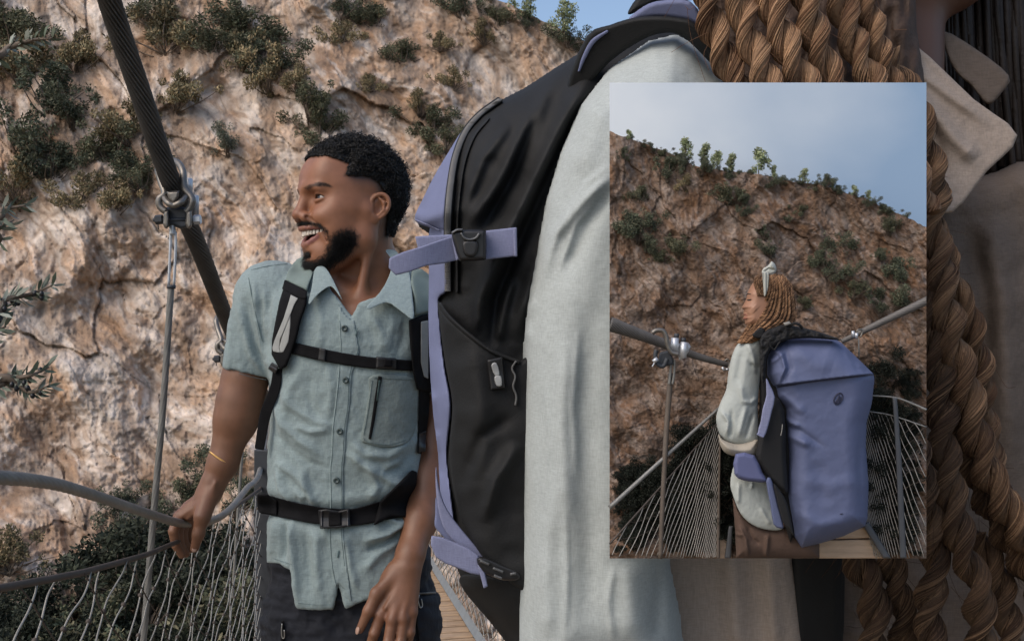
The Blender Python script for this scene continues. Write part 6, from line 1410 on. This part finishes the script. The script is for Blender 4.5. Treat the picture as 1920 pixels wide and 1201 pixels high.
FSI = [([(1400, 640), (1412, 665), (1416, 690)], 5, .0024), ([(1392, 655), (1386, 690), (1380, 720)], 7, -.0016), ([(1405, 680), (1420, 690), (1424, 705)], 4, -.002), ([(1352, 770), (1366, 790), (1362, 815)], 4, .0022), ([(1372, 770), (1372, 800), (1368, 822)], 4, -.002), ([(1400, 760), (1392, 790), (1384, 820)], 5, .002), ([(1412, 775), (1405, 800), (1398, 822)], 4, -.002), ([(1420, 745), (1408, 755), (1395, 752)], 4, .0016), ([(1388, 720), (1396, 760)], 6, .0014)]
obj('shirt_hem', plate(smooth_poly([(1377, 870), (1392, 880), (1442, 890), (1452, 950), (1467, 985), (1463, 993), (1440, 993), (1412, 984), (1388, 962), (1373, 925), (1369, 903)], 3), DW-.002, .004, 34, 1.6, warp=lambda x, y: folds(x, y, [([(1411, 905), (1409, 915)], 2.5, .003), ([(1385, 905), (1384, 945)], 4, .0016), ([(1425, 950), (1445, 985)], 4, .0014)])+.00012*fbm(np.stack([x/6, y/9], -1), 3, 5)), M_cottonI, pw)
obj('shirt_sleeve', plate(smooth_poly([(1381, 647), (1398, 634), (1428, 629), (1434, 640), (1432, 670), (1427, 700), (1421, 760), (1423, 800), (1421, 832), (1390, 836), (1362, 828), (1350, 815), (1344, 798), (1342.5, 780), (1350, 755), (1361, 730), (1365, 700), (1371, 670)], 3), DW-.004, .010, 38, 1.5, warp=lambda x, y: folds(x, y, FSI)+.00015*fbm(np.stack([x/12, y/16], -1), 3, 6)), M_cottonI, pw)
obj('sleeve_cuff', plate(smooth_poly([(1347, 812), (1355, 823), (1377, 831), (1400, 829), (1421, 823), (1422, 847), (1411, 857), (1378, 855), (1358, 847), (1349, 830)], 3), DW-.008, .010, 20, 1.3, warp=lambda x, y: .0006*np.sin(x/6)), M_cuff, pw)
obj('head_scarf', join([plate(smooth_poly([(1430, 510), (1441, 513), (1441, 530), (1439.5, 545), (1433, 556), (1431, 535)], 3), DW-.0185, .002, 3, .9, warp=lambda x, y: .0008*np.sin(x*1.1)), plate(smooth_poly([(1428, 512), (1431, 503), (1438, 499), (1443, 494), (1447, 489.5), (1454, 496), (1456, 507), (1450, 514), (1437, 517)], 3), DW-.013, .004, 5, .9, warp=lambda x, y: folds(x, y, [([(1432, 510), (1441, 503), (1454, 507)], 1.6, -.0018), ([(1445, 495), (1450, 503)], 1.4, .0012)])), plate(smooth_poly([(1443, 507), (1453, 509), (1449, 517), (1443, 518)], 2), DW-.014, .002, 2, .9)]), mat('scarf', (0.40, 0.41, 0.37), 0.85, 0.12, 200, bump=0.3, bscale=800), pw)
# the braids: ropes from the crown sweeping down over the near shoulder
B1, B2, B3 = np.array([0.40, 0.225, 0.12]), np.array([0.12, 0.062, 0.034]), np.array([0.02, 0.012, 0.010])
hc = plate(smooth_poly([(1414, 530), (1424, 519), (1440, 513), (1460, 514), (1478, 527), (1489, 552), (1490, 585), (1487, 608), (1465, 616), (1440, 628), (1415, 637), (1398, 640), (1410, 615), (1424, 590), (1432, 562), (1424, 545)], 3), DW-.006, .011, 16, 1.3)
obj('hair', hc, M_blackhair, pw)
hb_ = bvh_of(*hc); dHr = depth_on([hb_], 1380, 505, 1500, 660, 0, 2.5, 2)
inn = np.array([(1441, 514), (1441, 535), (1434, 558), (1420, 583), (1402, 612), (1384, 643)], float)
outl = np.array([(1466, 515), (1483, 535), (1490, 565), (1489, 603), (1455, 622), (1410, 641)], float)
for i in range(19):
    f = i/18; pts = inn*(1-f)+outl*f; pts = curve(pts, 14); pts = pts+np.array([1.0, 0.6])*math.sin(i*2.4)
    dz = dHr(pts[:, 0], pts[:, 1])-.0016-.0012*(i % 2)
    braid([(x, y, float(d)) for (x, y), d in zip(pts, dz)], 4.7 if i % 3 else 5.3, pw, 0.85, 40+i, n=150, pitch=1.7, sides=6, strand_detail=False)
for i in range(6):
    x0 = 1416+i*4.0; pts = curve(np.array([(x0+2, 519-0.4*i), (x0-1+i*.2, 531), (x0+4, 546+i), (x0+6, 554)]), 10); dz = np.minimum(dHr(pts[:, 0], pts[:, 1]), dF(pts[:, 0], pts[:, 1]))-.0012
    braid([(x, y, float(d)) for (x, y), d in zip(pts, dz)], 5.0, pw, 0.55, 70+i, n=60, pitch=1.6, sides=6, strand_detail=False)

# her pack
M_pI = mat('periwinkle_tarpaulin', (0.103, 0.124, 0.222), 0.62, 0.07, 22, bump=0.12, bscale=160, spec=0.35)
pk_ = thing('backpack', 'periwinkle backpack with a dark round emblem on the braided woman in the picture', 'backpack', P(1540, 1030, .72))
bag = [(1444, 652), (1460, 641), (1477, 635), (1520, 632), (1562, 633), (1577, 641), (1600, 663), (1638, 700), (1640, 711), (1635, 756), (1625, 793), (1624, 838), (1629, 908), (1627, 971), (1622, 986), (1581, 1005), (1536, 1019), (1503, 1027), (1488, 1005), (1474, 925), (1476, 860), (1470, 767), (1457, 745), (1452, 728), (1437, 704), (1436, 672)]
FBG = [([(1467, 780), (1480, 790), (1500, 800)], 5, .0030), ([(1474, 815), (1490, 822), (1520, 835)], 7, .0030), ([(1475, 800), (1500, 806), (1545, 838)], 5, -.0016), ([(1455, 735), (1480, 752), (1510, 775)], 8, .0024), ([(1450, 655), (1466, 664), (1472, 690), (1458, 724)], 4, .0034), ([(1441, 680), (1455, 672), (1468, 662)], 5, .0026), ([(1470, 650), (1480, 690), (1460, 722)], 7, -.0022), ([(1590, 660), (1608, 690), (1632, 698)], 5, -.0026), ([(1580, 648), (1600, 680), (1625, 700)], 5, .0024), ([(1486, 640), (1520, 680), (1560, 690)], 16, .0018), ([(1500, 900), (1560, 910), (1610, 900)], 14, .0014), ([(1490, 960), (1540, 985), (1610, 975)], 12, .0018), ([(1483, 860), (1482, 930), (1496, 1005)], 5, .0018), ([(1615, 800), (1612, 880), (1618, 960)], 6, -.0015), ([(1530, 860), (1545, 950)], 16, -.0012)]
gV, gF = plate(bag, .738, .026, 40, 1.6, warp=lambda x, y: folds(x, y, FBG)+.0003*fbm(np.stack([x/30, y/30], -1), 3, 8)+.006*np.clip((722+(1458-x)*.12-y)/3+.5, 0, 1)*np.exp(-np.clip(722+(1458-x)*.12-y, 0, 200)/60))
obj('bag_body', (gV, gF), M_pI, pk_)
gb = bvh_of(gV, gF); dG = depth_on([gb], 1430, 630, 1645, 1030, 0, 3, 1)
def ong(off): return lambda x, y: dG(x, y)-off
M_iblack = mat('black_panel', (0.006, 0.006, 0.007), 0.8, 0.2, 60, bump=0.2, bscale=600); M_inav = mat('emblem_navy', (0.02, 0.022, 0.05), 0.5, 0.05, 60)
obj('lid_seam', plate(ribbon([(1457, 725), (1485, 721), (1514, 716), (1575, 709), (1637, 702)], wpx=[2, 2, 1.8, 1.8, 1.8]), ong(.0004), .0007, 1, .7), M_inav, pk_)
obj('top_panel', plate(smooth_poly([(1424, 640), (1432, 622), (1452, 613), (1472, 608), (1507, 614), (1540, 623), (1578, 637), (1562, 637), (1520, 634), (1477, 637), (1450, 650), (1438, 670), (1434, 712), (1428, 715), (1424, 680)], 3), .716, .006, 5, 1.3, warp=lambda x, y: .001*fbm(np.stack([x/8, y/8], -1), 3, 9)), M_iblack, pk_)
obj('top_handle', itube([(1480, 611, .71), (1489, 606, .708), (1499, 609, .708), (1504, 615, .71)], 2.6), M_iblack, pk_)
obj('carry_tab', plate([(1468, 605), (1480, 602), (1484, 607), (1472, 611)], .709, .002, 1.5, .8), MATS['webbing_i'] if 'webbing_i' in MATS else mat('webbing_i', (0.28, 0.27, 0.25), 0.8), pk_)
obj('cord', itube([(1441, 640, .708), (1446, 650, .708), (1452, 655, .708), (1458, 646, .708), (1463, 640, .708)], 1.3), M_iblack, pk_)
obj('back_padding', plate(smooth_poly([(1424, 650), (1446, 640), (1490, 650), (1490, 1000), (1470, 980), (1440, 890), (1418, 860), (1424, 760)], 2), .7345, .008, 8, 1.6), M_iblack, pk_)
obj('side_panel', plate(smooth_poly([(1429, 800), (1440, 770), (1452, 742), (1471, 769), (1474, 860), (1478, 922), (1466, 922), (1451, 908), (1438, 893), (1424, 872), (1416, 852)], 2), .7205, .010, 10, 1.4), M_iblack, pk_)
obj('side_strap', plate(smooth_poly([(1436, 708), (1444, 722), (1453, 744), (1447, 772), (1440, 800), (1432, 820), (1420, 814), (1426, 790), (1430, 765), (1437, 740)], 2), .706, .0018, 2, 1.0), M_purpleweb, pk_)
obj('strap_hem', plate(ribbon([(1419, 813), (1432, 819)], wpx=3.4), .7035, .001, 1, .7), M_purpleweb, pk_)
obj('hip_pad', plate(smooth_poly([(1379, 850), (1415, 853), (1430, 885), (1439, 903), (1415, 903), (1394, 900), (1377, 889)], 2), .717, .006, 8, 1.2), mat('hip_cloth', (0.105, 0.118, 0.235), 0.8, 0.08, 60), pk_)
obj('bottom_strap', plate(smooth_poly([(1436, 902), (1444, 894), (1451, 912), (1460, 950), (1470, 987), (1462, 990), (1450, 982), (1444, 945)], 2), .713, .003, 3, 1.2), M_pI, pk_)
obj('bottom_panel', plate(smooth_poly([(1450, 905), (1464, 921), (1476, 945), (1489, 1003), (1481, 994), (1467, 977), (1456, 935)], 2), .709, .003, 3, 1.2), M_iblack, pk_)
obj('zip_cord', itube([(1467, 795, .707), (1466, 806, .707), (1464, 816, .707)], .7), MATS['webbing_i'], pk_)
a = np.linspace(0, 2*np.pi, 40, endpoint=False); tl = math.radians(22)
ex = 1572+7.6*np.cos(a)*math.cos(tl)+11.2*np.sin(a)*math.sin(tl); ey = 747+7.6*np.cos(a)*math.sin(tl)*0.6-11.2*np.sin(a)*math.cos(tl)
em = obj('emblem', tubes(PN(ex, ey, dG(ex, ey)-.0006), 1.1*KPX*.72, 6, closed=True), M_inav, pk_)
obj('emblem_peak', plate([(1573.5, 739), (1570, 747), (1564.5, 753.5), (1570.5, 757.5), (1575, 755), (1575.5, 747)], ong(.0006), .0006, .8, .5), M_inav, pk_)
obj('emblem_peak', plate(ribbon([(1576.5, 743), (1577.5, 749), (1575.5, 755)], wpx=1.5), ong(.0006), .0005, .7, .5), M_inav, pk_)
obj('stitch_mark', plate(ribbon([(1575, 963), (1580, 962)], wpx=2), ong(.0004), .0005, .8, .5), M_inav, pk_)
# far shoulder side of the pack strap beside the neck
obj('shoulder_strap', plate(smooth_poly([(1410, 628), (1424, 614), (1434, 618), (1430, 632), (1420, 634)], 2), .716, .003, 2.5, 1), M_iblack, pk_)

for kk in PROTO:
    for pr in PROTO[kk]:
        if pr.name not in used:
            for ch in list(pr.children): bpy.data.objects.remove(ch)
            bpy.data.objects.remove(pr)
for i, pr in enumerate(TREES):
    if i not in tused:
        for ch in list(pr.children): bpy.data.objects.remove(ch)
        bpy.data.objects.remove(pr)
